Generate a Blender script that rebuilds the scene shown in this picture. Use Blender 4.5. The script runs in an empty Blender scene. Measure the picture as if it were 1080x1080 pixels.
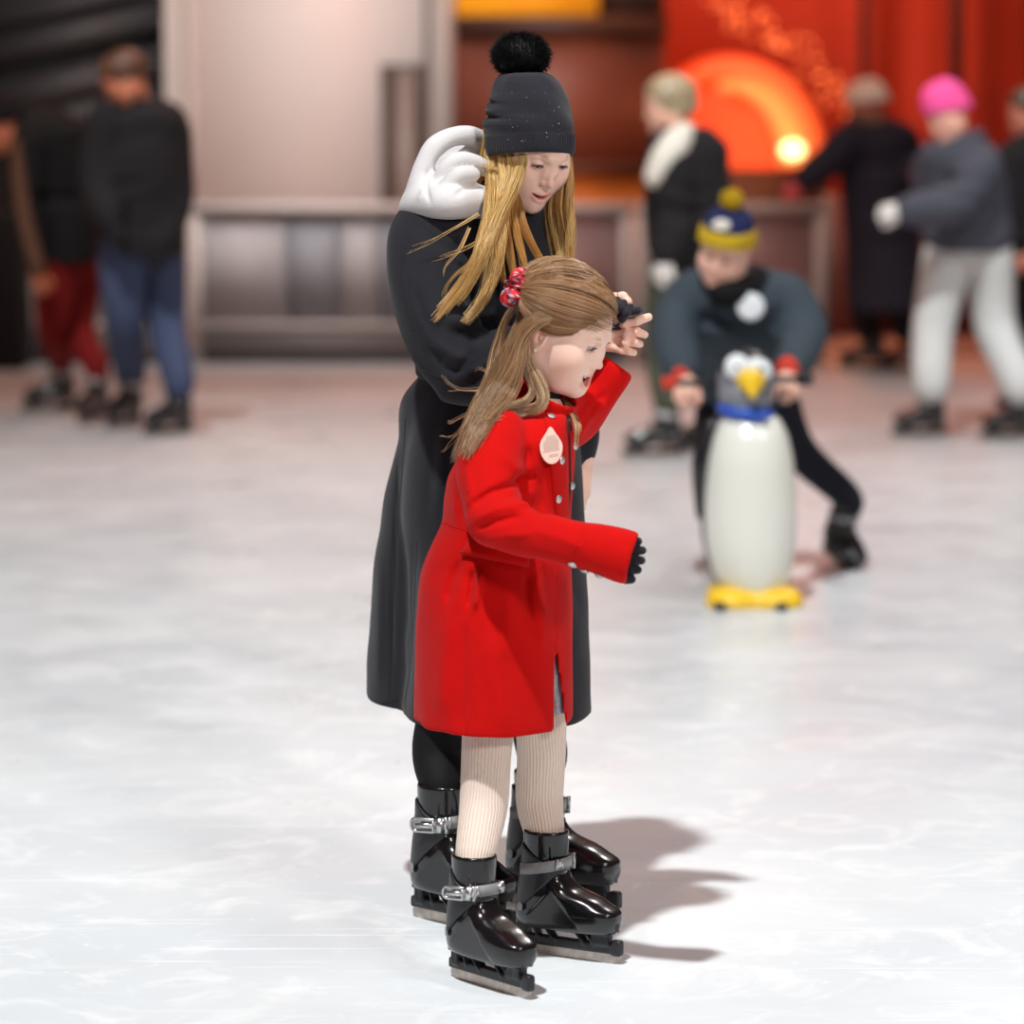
import bpy, math
import numpy as np
from mathutils import Vector, Matrix
from mathutils.bvhtree import BVHTree
from mathutils.noise import noise as mnoise

rng = np.random.default_rng(11)
SC = bpy.context.scene
COL = SC.collection
V = lambda *a: np.array(a, dtype=float)

# ------------------------------------------------------------------ camera
F = 3825.0; CAMH = 1.75
PITCH = math.atan(479 / F); CP, SP = math.cos(PITCH), math.sin(PITCH)
CAMP = V(0, 0, CAMH)
def ray(px, py):
    u, w = (px - 540) / F, (540 - py) / F
    return V(u, CP + w * SP, -SP + w * CP)
def W(px, py, Y):
    """the world point that stands at depth Y (metres in front of the photographer)"""
    r = ray(px, py)
    return CAMP + r * (Y / r[1])
def GND(px, py, z=0.0):
    r = ray(px, py)
    return CAMP + r * ((CAMH - z) / -r[2])
def Ws(l): return [W(*p) for p in l]

cd = bpy.data.cameras.new('camera'); cam = bpy.data.objects.new('camera', cd); COL.objects.link(cam)
cd.sensor_fit = 'HORIZONTAL'; cd.sensor_width = 24.0; cd.lens = 24.0 * F / 1080
cam.location = (0, 0, CAMH); cam.rotation_euler = (math.pi / 2 - PITCH, 0, 0)
cd.dof.use_dof = True; cd.dof.focus_distance = 7.12; cd.dof.aperture_fstop = 1.5
cd.clip_end = 200
SC.camera = cam

# ------------------------------------------------------------------ materials
def lin(c): return tuple((x / 12.92 if x <= .04045 else ((x + .055) / 1.055) ** 2.4) for x in c)
def rgb(r, g, b): return lin((r / 255, g / 255, b / 255)) + (1.0,)
def mat(name, color=(.5, .5, .5, 1), rough=.6, metal=0.0, spec=.5, attr=False, sheen=0.0, bump=None, var=None,
        coat=0.0, emit=None, estr=0.0, trans=0.0, sss=0.0, alpha=1.0, wave=None):
    m = bpy.data.materials.new(name); m.use_nodes = True
    nt = m.node_tree; N = nt.nodes; L = nt.links
    b = N['Principled BSDF']
    b.inputs['Base Color'].default_value = color
    b.inputs['Roughness'].default_value = rough
    b.inputs['Metallic'].default_value = metal
    b.inputs['Specular IOR Level'].default_value = spec
    b.inputs['Coat Weight'].default_value = coat
    b.inputs['Coat Roughness'].default_value = .08
    b.inputs['Sheen Weight'].default_value = sheen
    b.inputs['Sheen Roughness'].default_value = .5
    b.inputs['Transmission Weight'].default_value = trans
    b.inputs['Alpha'].default_value = alpha
    if sss:
        b.inputs['Subsurface Weight'].default_value = sss
        b.inputs['Subsurface Radius'].default_value = (.012, .004, .002)
        b.inputs['Subsurface Scale'].default_value = .6
    if emit:
        b.inputs['Emission Color'].default_value = emit
        b.inputs['Emission Strength'].default_value = estr
    tc = N.new('ShaderNodeTexCoord')
    src = None
    if attr:
        a = N.new('ShaderNodeAttribute'); a.attribute_name = 'Col'; src = a.outputs['Color']
        L.new(src, b.inputs['Base Color'])
    if var:   # (scale, amount) soft tone variation of the cloth itself
        nz = N.new('ShaderNodeTexNoise'); nz.inputs['Scale'].default_value = var[0]; nz.inputs['Detail'].default_value = 4
        L.new(tc.outputs['Object'], nz.inputs['Vector'])
        mr = N.new('ShaderNodeMapRange'); mr.inputs[3].default_value = 1 - var[1]; mr.inputs[4].default_value = 1 + var[1]
        L.new(nz.outputs['Fac'], mr.inputs[0])
        mx = N.new('ShaderNodeMix'); mx.data_type = 'RGBA'; mx.blend_type = 'MULTIPLY'; mx.inputs[0].default_value = 1
        if src: L.new(src, mx.inputs[6])
        else: mx.inputs[6].default_value = color
        L.new(mr.outputs[0], mx.inputs[7]); L.new(mx.outputs[2], b.inputs['Base Color'])
    if bump:  # (scale, strength, distance)
        nz = N.new('ShaderNodeTexNoise'); nz.inputs['Scale'].default_value = bump[0]; nz.inputs['Detail'].default_value = 3
        L.new(tc.outputs['Object'], nz.inputs['Vector'])
        bp = N.new('ShaderNodeBump'); bp.inputs['Strength'].default_value = bump[1]; bp.inputs['Distance'].default_value = bump[2]
        L.new(nz.outputs['Fac'], bp.inputs['Height']); L.new(bp.outputs[0], b.inputs['Normal'])
    if wave:  # (direction, scale, strength, distance)
        wv = N.new('ShaderNodeTexWave'); wv.bands_direction = wave[0]; wv.inputs['Scale'].default_value = wave[1]
        wv.inputs['Distortion'].default_value = .6; wv.inputs['Detail Scale'].default_value = 3
        L.new(tc.outputs['Object'], wv.inputs['Vector'])
        bp = N.new('ShaderNodeBump'); bp.inputs['Strength'].default_value = wave[2]; bp.inputs['Distance'].default_value = wave[3]
        L.new(wv.outputs['Fac'], bp.inputs['Height']); L.new(bp.outputs[0], b.inputs['Normal'])
    return m

M = {}
M['skin'] = mat('skin', attr=True, rough=.48, spec=.4, sss=.25, bump=(500, .12, .001))
M['hair'] = mat('hair', attr=True, rough=.36, spec=.55)
M['red_wool'] = mat('red_wool', rgb(200, 12, 9), rough=.9, spec=.12, sheen=.04, bump=(420, .35, .002), var=(60, .06))
M['black_wool'] = mat('black_wool', rgb(33, 33, 39), rough=.85, spec=.2, sheen=.1, bump=(380, .35, .002), var=(50, .12))
M['black_jersey'] = mat('black_jersey', rgb(27, 27, 31), rough=.8, spec=.2, sheen=.08, bump=(500, .25, .001))
M['black_knit'] = mat('black_knit', rgb(40, 39, 46), rough=.85, spec=.2, sheen=.15, bump=(700, .5, .002))
M['fur'] = mat('fur', rgb(9, 9, 11), rough=.6, spec=.22)
M['leggings'] = mat('leggings', rgb(15, 15, 18), rough=.75, spec=.3, bump=(600, .2, .001))
M['fleece'] = mat('fleece', rgb(220, 217, 216), rough=.9, spec=.15, sheen=.1, bump=(300, .4, .002), var=(25, .05))
M['tights'] = mat('tights', rgb(240, 222, 208), rough=.85, spec=.2, sheen=.1, attr=True, bump=(600, .3, .001))
M['lace'] = mat('lace', rgb(165, 165, 175), rough=.8, bump=(160, .8, .004), var=(120, .5))
M['boot'] = mat('boot_plastic', rgb(14, 14, 16), rough=.2, spec=.6, coat=.35, bump=(60, .04, .002))
M['boot_matte'] = mat('boot_matte', rgb(38, 39, 42), rough=.42, spec=.5, bump=(300, .1, .001))
M['steel'] = mat('steel', rgb(205, 205, 205), rough=.3, metal=1.0, bump=(90, .15, .001), var=(50, .25))
M['rust_steel'] = mat('dirty_steel', rgb(196, 186, 176), rough=.35, metal=.75, bump=(200, .4, .002), var=(45, .5))
M['grey_plastic'] = mat('grey_plastic', rgb(150, 150, 150), rough=.4, spec=.5)
M['button'] = mat('button_metal', rgb(215, 212, 208), rough=.25, metal=.85, bump=(500, .8, .002), var=(500, .4))
M['zip'] = mat('zip_metal', rgb(60, 52, 48), rough=.35, metal=.8)
M['white'] = mat('eye_white', rgb(232, 228, 226), rough=.15, spec=.5, attr=True)
M['tooth'] = mat('tooth', rgb(240, 236, 226), rough=.2, spec=.5)
M['lash'] = mat('eyelash', rgb(38, 26, 22), rough=.6)
M['pearl'] = mat('pearl', rgb(245, 240, 235), rough=.15, spec=.8, coat=.5)
M['sparkle'] = mat('sparkle', rgb(220, 230, 235), rough=.1, metal=1.0)
M['gold'] = mat('gold', rgb(212, 170, 110), rough=.2, metal=1.0)
M['card'] = mat('card', rgb(238, 205, 188), rough=.6)
M['ink'] = mat('ink', rgb(150, 120, 112), rough=.7)

# ------------------------------------------------------------------ objects
BASE = {}
def tagit(o, label=None, cat=None, group=None, kind=None):
    if label: o['label'] = label
    if cat: o['category'] = cat
    if group: o['group'] = group
    if kind: o['kind'] = kind
def empty(name, base, label=None, cat=None, **k):
    o = bpy.data.objects.new(name, None); COL.objects.link(o)
    o.location = base; o.empty_display_size = .1; BASE[o.name] = np.array(base, float)
    tagit(o, label, cat, **k); return o
def mkobj(name, vf, m, parent=None, smooth=True, base=None, col=None, label=None, mats=None, fmat=None):
    v, f = vf
    v = np.asarray(v, dtype=np.float64)
    if parent is not None: base = BASE[parent.name]
    elif base is None: base = V(0, 0, 0)
    me = bpy.data.meshes.new(name)
    v = v - base
    if isinstance(f, np.ndarray):
        k = f.shape[1]; n = len(f)
        me.vertices.add(len(v)); me.vertices.foreach_set('co', v.astype(np.float32).ravel())
        me.loops.add(n * k); me.loops.foreach_set('vertex_index', f.astype(np.int32).ravel())
        me.polygons.add(n); me.polygons.foreach_set('loop_start', np.arange(0, n * k, k, dtype=np.int32))
        me.polygons.foreach_set('loop_total', np.full(n, k, dtype=np.int32))
        me.update(calc_edges=True)
    else:
        me.from_pydata([tuple(x) for x in v], [], f)
    if smooth: me.polygons.foreach_set('use_smooth', np.ones(len(me.polygons), dtype=bool))
    if col is not None:
        a = me.color_attributes.new('Col', 'FLOAT_COLOR', 'POINT')
        c = np.ones((len(v), 4), np.float32); c[:, :3] = col; a.data.foreach_set('color', c.ravel())
    for mm in (mats or [m]): me.materials.append(mm)
    if fmat is not None: me.polygons.foreach_set('material_index', np.asarray(fmat, dtype=np.int32))
    me.update()
    o = bpy.data.objects.new(name, me); COL.objects.link(o)
    if parent is not None: o.parent = parent
    else: o.location = base
    BASE[o.name] = np.array(base, float)
    if label: o['label'] = label
    return o
def join(parts):
    """parts: list of (v,f) quads or tris arrays of the same face size"""
    vs, fs, n = [], [], 0
    for v, f in parts:
        vs.append(np.asarray(v, float)); fs.append(np.asarray(f) + n); n += len(v)
    return np.concatenate(vs), np.concatenate(fs)

# ------------------------------------------------------------------ implicit surfaces
def smin(a, b, k):
    if k <= 0: return np.minimum(a, b)
    h = np.maximum(k - np.abs(a - b), 0) / k
    return np.minimum(a, b) - h * h * k * .25
def smax(a, b, k): return -smin(-a, -b, k)
class Field:
    def __init__(s, lo, hi, h, big=.4):
        s.lo = np.array(lo, float); s.h = h
        n = np.ceil((np.array(hi, float) - s.lo) / h).astype(int) + 1
        s.n = n; s.D = np.full(n, big, np.float32)
        s.ax = [(s.lo[i] + np.arange(n[i]) * h).astype(np.float32) for i in range(3)]
    def win(s, lo, hi, pad):
        i0 = np.clip(np.floor((np.array(lo) - pad - s.lo) / s.h).astype(int), 0, s.n)
        i1 = np.clip(np.ceil((np.array(hi) + pad - s.lo) / s.h).astype(int) + 1, 0, s.n)
        if np.any(i1 <= i0): return None, None
        sl = tuple(slice(a, b) for a, b in zip(i0, i1))
        X = s.ax[0][sl[0]][:, None, None]; Y = s.ax[1][sl[1]][None, :, None]; Z = s.ax[2][sl[2]][None, None, :]
        return sl, (X, Y, Z)
    def put(s, lo, hi, fn, k=0.0, op='u'):
        sl, P = s.win(lo, hi, k + 3 * s.h + .012)
        if sl is None: return s
        d = fn(*P)
        D = s.D[sl]
        if op == 'u': s.D[sl] = smin(D, d, k)
        elif op == 's': s.D[sl] = smax(D, -d, k)
        elif op == 'i': s.D[sl] = smax(D, d, k)
        elif op == 'a': s.D[sl] = D + d
        return s
    def cone(s, a, b, ra, rb=None, k=.01, op='u', sq=None):
        a = np.array(a, float); b = np.array(b, float); rb = ra if rb is None else rb
        ab = b - a; L = max(float(ab @ ab), 1e-9); R = max(ra, rb)
        def fn(X, Y, Z):
            t = np.clip(((X - a[0]) * ab[0] + (Y - a[1]) * ab[1] + (Z - a[2]) * ab[2]) / L, 0, 1)
            return np.sqrt((X - a[0] - t * ab[0]) ** 2 + (Y - a[1] - t * ab[1]) ** 2 + (Z - a[2] - t * ab[2]) ** 2) - (ra + (rb - ra) * t)
        return s.put(np.minimum(a, b) - R, np.maximum(a, b) + R, fn, k, op)
    def chain(s, pts, rs, k=.01, op='u'):
        for i in range(len(pts) - 1): s.cone(pts[i], pts[i + 1], rs[i], rs[i + 1], k, op)
        return s
    def limb(s, pts, rs, k=.008, n=None, op='u'):
        pts = np.array(pts, float); n = n or 5 * len(pts)
        P = catmull(np.concatenate([pts, np.array(rs, float)[:, None] * V(1, 0, 0)], 1)[:, :3], n)
        t = np.linspace(0, len(rs) - 1, n); R = smooth_interp(t, np.arange(len(rs)), rs)
        return s.chain(P, [float(r) for r in R], k, op)
    def ell(s, c, r, k=.01, op='u', R=None):
        c = np.array(c, float); r = np.array(r, float); m = r.max() if R is not None else r
        def fn(X, Y, Z):
            x, y, z = X - c[0], Y - c[1], Z - c[2]
            if R is not None:
                x, y, z = (R[0][i] * x + R[1][i] * y + R[2][i] * z for i in range(3))
            k0 = np.sqrt((x / r[0]) ** 2 + (y / r[1]) ** 2 + (z / r[2]) ** 2)
            k1 = np.sqrt((x / r[0] ** 2) ** 2 + (y / r[1] ** 2) ** 2 + (z / r[2] ** 2) ** 2)
            return k0 * (k0 - 1) / np.maximum(k1, 1e-6)
        return s.put(c - m, c + m, fn, k, op)
    def box(s, c, hs, r=.005, k=.005, op='u', R=None):
        c = np.array(c, float); hs = np.array(hs, float) - r; m = (np.linalg.norm(hs) if R is not None else hs) + r
        def fn(X, Y, Z):
            x, y, z = X - c[0], Y - c[1], Z - c[2]
            if R is not None:
                x, y, z = (R[0][i] * x + R[1][i] * y + R[2][i] * z for i in range(3))
            qx, qy, qz = np.abs(x) - hs[0], np.abs(y) - hs[1], np.abs(z) - hs[2]
            return np.sqrt(np.maximum(qx, 0) ** 2 + np.maximum(qy, 0) ** 2 + np.maximum(qz, 0) ** 2) + np.minimum(np.maximum(np.maximum(qx, qy), qz), 0) - r
        return s.put(c - m, c + m, fn, k, op)
    def loft(s, rings, k=.02, op='u', grow=0.0, zcut=(None, None), rot=0.0, p=2.0):
        """rings: (z, cx, cy, rx, ry), stacked ellipses"""
        rg = np.array(sorted(rings), float); zs = rg[:, 0]
        z0 = zs[0] if zcut[0] is None else zcut[0]; z1 = zs[-1] if zcut[1] is None else zcut[1]
        lo = [(rg[:, 1] - rg[:, 3:5].max(1)).min() - grow, (rg[:, 2] - rg[:, 3:5].max(1)).min() - grow, z0]
        hi = [(rg[:, 1] + rg[:, 3:5].max(1)).max() + grow, (rg[:, 2] + rg[:, 3:5].max(1)).max() + grow, z1]
        cr, sr = math.cos(rot), math.sin(rot)
        def fn(X, Y, Z):
            z = Z[0, 0]
            g = [smooth_interp(z, zs, rg[:, i])[None, None, :] for i in range(1, 5)]
            x = X - g[0]; y = Y - g[1]; x, y = x * cr + y * sr, -x * sr + y * cr
            rx, ry = g[2] + grow, g[3] + grow
            if p == 2.0:
                k0 = np.sqrt((x / rx) ** 2 + (y / ry) ** 2)
                k1 = np.sqrt((x / rx ** 2) ** 2 + (y / ry ** 2) ** 2); d = k0 * (k0 - 1) / np.maximum(k1, 1e-6)
            else:
                k0 = ((np.abs(x) / rx) ** p + (np.abs(y) / ry) ** p) ** (1 / p); d = (k0 - 1) * np.minimum(rx, ry)
            return smax(smax(d, Z - z1, .006), z0 - Z, .006).astype(np.float32)
        return s.put(lo, hi, fn, k, op)
    def fold(s, pts, w, amp, yc=None, k=1):
        """raise (amp>0) or sink the cloth along a line; yc limits it to the camera-side half"""
        pts = [np.array(p, float) for p in pts]
        lo = np.min(pts, 0) - 3 * w; hi = np.max(pts, 0) + 3 * w
        if yc is not None: lo[1] = s.lo[1]; hi[1] = yc + .03
        def fn(X, Y, Z):
            best = None; n = len(pts) - 1
            for i in range(n):
                a, b = pts[i], pts[i + 1]; ab = b - a
                if yc is not None: ab = ab * V(1, 0, 1)
                L = max(float(ab @ ab), 1e-9)
                t = np.clip(((X - a[0]) * ab[0] + (Y - a[1]) * ab[1] + (Z - a[2]) * ab[2]) / L, 0, 1)
                q = (X - a[0] - t * ab[0]) ** 2 + (Z - a[2] - t * ab[2]) ** 2
                if yc is None: q = q + (Y - a[1] - t * ab[1]) ** 2
                T = (i + t) / n
                e = np.exp(-q / w ** 2) * np.clip(np.minimum(T, 1 - T) * 5, 0.15, 1)
                best = e if best is None else np.maximum(best, e)
            if yc is not None: best = best * np.clip((yc + .02 - Y) / .04, 0, 1)
            return (-amp * best).astype(np.float32)
        return s.put(lo, hi, fn, 0, 'a')
    def rough(s, scale, amp, seed=0):
        """gentle lumpiness from a few sine waves"""
        r = np.random.default_rng(seed); d = np.zeros(s.n, np.float32)
        for i in range(6):
            q = r.normal(size=3); q *= scale * r.uniform(.6, 1.6) / np.linalg.norm(q); ph = r.uniform(0, 6.28)
            d += np.sin(s.ax[0][:, None, None] * q[0] + s.ax[1][None, :, None] * q[1] + s.ax[2][None, None, :] * q[2] + ph).astype(np.float32)
        s.D += d * amp / 3; return s
    def mesh(s, smooth=1, reverse=False):
        D, h = s.D, s.h
        S = D < 0
        c = np.zeros(np.array(S.shape) - 1, np.uint8)
        for i in (0, 1):
            for j in (0, 1):
                for k in (0, 1):
                    c += S[i:S.shape[0] - 1 + i, j:S.shape[1] - 1 + j, k:S.shape[2] - 1 + k]
        act = (c > 0) & (c < 8)
        I = np.argwhere(act); idx = np.full(act.shape, -1, np.int64); idx[act] = np.arange(len(I))
        acc = np.zeros((len(I), 3)); cnt = np.zeros(len(I))
        for ax in range(3):
            o1, o2 = [a for a in range(3) if a != ax]
            for u in (0, 1):
                for w in (0, 1):
                    off = np.zeros(3, int); off[o1] = u; off[o2] = w
                    p0 = I + off; p1 = p0.copy(); p1[:, ax] += 1
                    d0 = D[tuple(p0.T)]; d1 = D[tuple(p1.T)]
                    m = (d0 < 0) != (d1 < 0)
                    t = d0[m] / (d0[m] - d1[m])
                    q = off[None, :].repeat(m.sum(), 0).astype(float); q[:, ax] += t
                    acc[m] += q; cnt[m] += 1
        v = s.lo + (I + acc / cnt[:, None]) * h
        fs = []
        for ax in range(3):
            o1, o2 = (ax + 1) % 3, (ax + 2) % 3
            A = np.moveaxis(S, (ax, o1, o2), (0, 1, 2)); ID = np.moveaxis(idx, (ax, o1, o2), (0, 1, 2))
            x = A[:-1, 1:-1, 1:-1] != A[1:, 1:-1, 1:-1]
            E = np.argwhere(x); e0 = E[:, 0]; e1 = E[:, 1] + 1; e2 = E[:, 2] + 1
            q = np.stack([ID[e0, e1 - 1, e2 - 1], ID[e0, e1, e2 - 1], ID[e0, e1, e2], ID[e0, e1 - 1, e2]], 1)
            flip = ~A[e0, e1, e2]
            q[flip] = q[flip][:, ::-1]
            fs.append(q)
        f = np.concatenate(fs); f = f[(f >= 0).all(1)]
        for _ in range(smooth):
            acc = np.zeros_like(v); cnt = np.zeros(len(v))
            for a, b in ((0, 1), (1, 2), (2, 3), (3, 0)):
                for x, y in ((f[:, a], f[:, b]), (f[:, b], f[:, a])):
                    for q in range(3): acc[:, q] += np.bincount(x, v[y, q], len(v))
                    cnt += np.bincount(x, minlength=len(v))
            g = cnt > 0; v[g] = v[g] * .5 + .5 * acc[g] / cnt[g][:, None]
        return v, f
def smooth_interp(z, zs, vs):
    """monotone-ish cubic through the rings"""
    zs = np.asarray(zs, float); vs = np.asarray(vs, float)
    if len(zs) < 3: return np.interp(z, zs, vs).astype(np.float32)
    m = np.gradient(vs, zs)
    i = np.clip(np.searchsorted(zs, z) - 1, 0, len(zs) - 2)
    h = zs[i + 1] - zs[i]; t = np.clip((z - zs[i]) / h, 0, 1)
    r = (2 * t ** 3 - 3 * t ** 2 + 1) * vs[i] + (t ** 3 - 2 * t ** 2 + t) * h * m[i] + (-2 * t ** 3 + 3 * t ** 2) * vs[i + 1] + (t ** 3 - t ** 2) * h * m[i + 1]
    return r.astype(np.float32)

# ------------------------------------------------------------------ explicit meshes
def catmull(P, n):
    """P (..., k, 3) control points -> (..., n, 3)"""
    P = np.asarray(P, float); k = P.shape[-2]
    Q = np.concatenate([2 * P[..., :1, :] - P[..., 1:2, :], P, 2 * P[..., -1:, :] - P[..., -2:-1, :]], -2)
    t = np.linspace(0, k - 1, n); i = np.minimum(t.astype(int), k - 2); u = (t - i)[:, None]
    a, b, c, d = (Q[..., i + j, :] for j in range(4))
    return .5 * (2 * b + (c - a) * u + (2 * a - 5 * b + 4 * c - d) * u ** 2 + (3 * b - a - 3 * c + d) * u ** 3)
def tubes(P, R, sides=3):
    """P (S,N,3), R (S,N) -> one mesh of S tubes"""
    S, N, _ = P.shape
    T = np.gradient(P, axis=1); T /= np.maximum(np.linalg.norm(T, axis=2, keepdims=True), 1e-9)
    ref = np.array([.31, .83, .46]); A = np.cross(T, ref); A /= np.maximum(np.linalg.norm(A, axis=2, keepdims=True), 1e-9)
    B = np.cross(T, A)
    an = np.arange(sides) * 2 * math.pi / sides
    v = P[:, :, None, :] + R[:, :, None, None] * (A[:, :, None, :] * np.cos(an)[:, None] + B[:, :, None, :] * np.sin(an)[:, None])
    base = (np.arange(S)[:, None, None] * N + np.arange(N - 1)[None, :, None]) * sides
    j = np.arange(sides)[None, None, :]; j2 = (j + 1) % sides
    f = np.stack([base + j, base + j2, base + sides + j2, base + sides + j], -1).reshape(-1, 4)
    return v.reshape(-1, 3), f
def tube(P, r, sides=8, n=None, closed=False):
    P = np.asarray(P, float)
    if n: P = catmull(P, n)
    r = np.full(len(P), r) if np.isscalar(r) else np.interp(np.linspace(0, 1, len(P)), np.linspace(0, 1, len(r)), r)
    v, f = tubes(P[None], r[None], sides)
    # round caps
    c0 = P[0][None]; c1 = P[-1][None]; nv = len(v)
    v = np.concatenate([v, c0, c1]); e = []
    L = (len(P) - 1) * sides
    for j in range(sides):
        e.append([nv, (j + 1) % sides, j, nv]); e.append([nv + 1, L + j, L + (j + 1) % sides, nv + 1])
    f = [list(x) for x in f] + [[x[0], x[1], x[2]] for x in e]
    return v, f
def rot_m(yaw, pit, rol):
    cy, sy = math.cos(-yaw), math.sin(-yaw); cp, sp = math.cos(pit), math.sin(pit); cr, sr = math.cos(rol), math.sin(rol)
    return np.array([[cy, -sy, 0], [sy, cy, 0], [0, 0, 1]]) @ np.array([[cp, 0, sp], [0, 1, 0], [-sp, 0, cp]]) @ np.array([[1, 0, 0], [0, cr, -sr], [0, sr, cr]])
def boxm(c, hs, R=None):
    c = np.array(c, float)
    v = np.array([[x, y, z] for x in (-1, 1) for y in (-1, 1) for z in (-1, 1)], float) * np.array(hs)
    if R is not None: v = v @ np.array(R).T
    f = np.array([[0, 1, 3, 2], [4, 6, 7, 5], [0, 4, 5, 1], [2, 3, 7, 6], [0, 2, 6, 4], [1, 5, 7, 3]])
    return v + c, f
def boxes(*l): return join([boxm(*b) for b in l])
def bb(x0, x1, y0, y1, z0, z1): return boxm(((x0 + x1) / 2, (y0 + y1) / 2, (z0 + z1) / 2), ((x1 - x0) / 2, (y1 - y0) / 2, (z1 - z0) / 2))
def bevel(o, w=.004, seg=2):
    m = o.modifiers.new('bevel', 'BEVEL'); m.width = w; m.segments = seg; m.limit_method = 'ANGLE'; return o
def uvball(c, r, nu=20, nv=12, R=None):
    r = np.array([r] * 3 if np.isscalar(r) else r, float)
    th = np.linspace(0, math.pi, nv + 1)[:, None]; ph = np.arange(nu)[None] * 2 * math.pi / nu
    v = np.stack([np.sin(th) * np.cos(ph), np.sin(th) * np.sin(ph), np.cos(th) + 0 * ph], -1).reshape(-1, 3) * r
    if R is not None: v = v @ np.array(R).T
    i = np.arange(nv)[:, None] * nu; j = np.arange(nu)[None]; j2 = (j + 1) % nu
    f = np.stack([i + j, i + nu + j, i + nu + j2, i + j2], -1).reshape(-1, 4)
    return v + np.array(c, float), f
def disc_on(c, nrm, r, th, seg=20, dome=0.3, up=V(0, 0, 1), pts=None):
    """a thin rounded button facing nrm"""
    nrm = np.array(nrm, float); nrm /= np.linalg.norm(nrm)
    a = np.cross(up, nrm); a /= np.linalg.norm(a); b = np.cross(nrm, a)
    v = []; prof = [(1, 0), (1, th * .7), (.85, th), (.5, th * (1 + dome * .6)), (.02, th * (1 + dome))]
    outline = [(math.cos(t), math.sin(t)) for t in np.arange(seg) * 2 * math.pi / seg] if pts is None else pts
    seg = len(outline)
    for s, h in prof:
        for x, y in outline: v.append(np.array(c) + a * x * r * s + b * y * r * s + nrm * h)
    f = []
    for k in range(len(prof) - 1):
        for j in range(seg):
            f.append([k * seg + j, k * seg + (j + 1) % seg, (k + 1) * seg + (j + 1) % seg, (k + 1) * seg + j])
    f.append(list(range((len(prof) - 1) * seg, len(prof) * seg))); f.append(list(range(seg))[::-1])
    return np.array(v), f
class Surf:
    """lets trims be laid on a finished garment along lines of sight"""
    def __init__(s, vf):
        v, f = vf; s.t = BVHTree.FromPolygons([tuple(x) for x in v], [tuple(int(i) for i in q) for q in f])
    def hit(s, px, py):
        r = ray(px, py); r = r / np.linalg.norm(r)
        loc, n, i, d = s.t.ray_cast(Vector(CAMP), Vector(r))
        if loc is None: return None, None
        n = np.array(n)
        if n @ r > 0: n = -n
        return np.array(loc), n
    def line(s, pts, r, n=None, lift=0.0, sides=6):
        P = np.array([(x, y, 0.) for x, y in pts]); P = catmull(P, n or 6 * len(pts))
        out = []
        for x, y, _ in P:
            a, nn = s.hit(x, y)
            if a is not None: out.append(a + nn * lift)
        if len(out) < 3: print('LINE MISS', pts); return uvball(CAMP + V(0, 8, -1.2), .001, 6, 4)
        return tube(np.array(out), r, sides)
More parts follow.
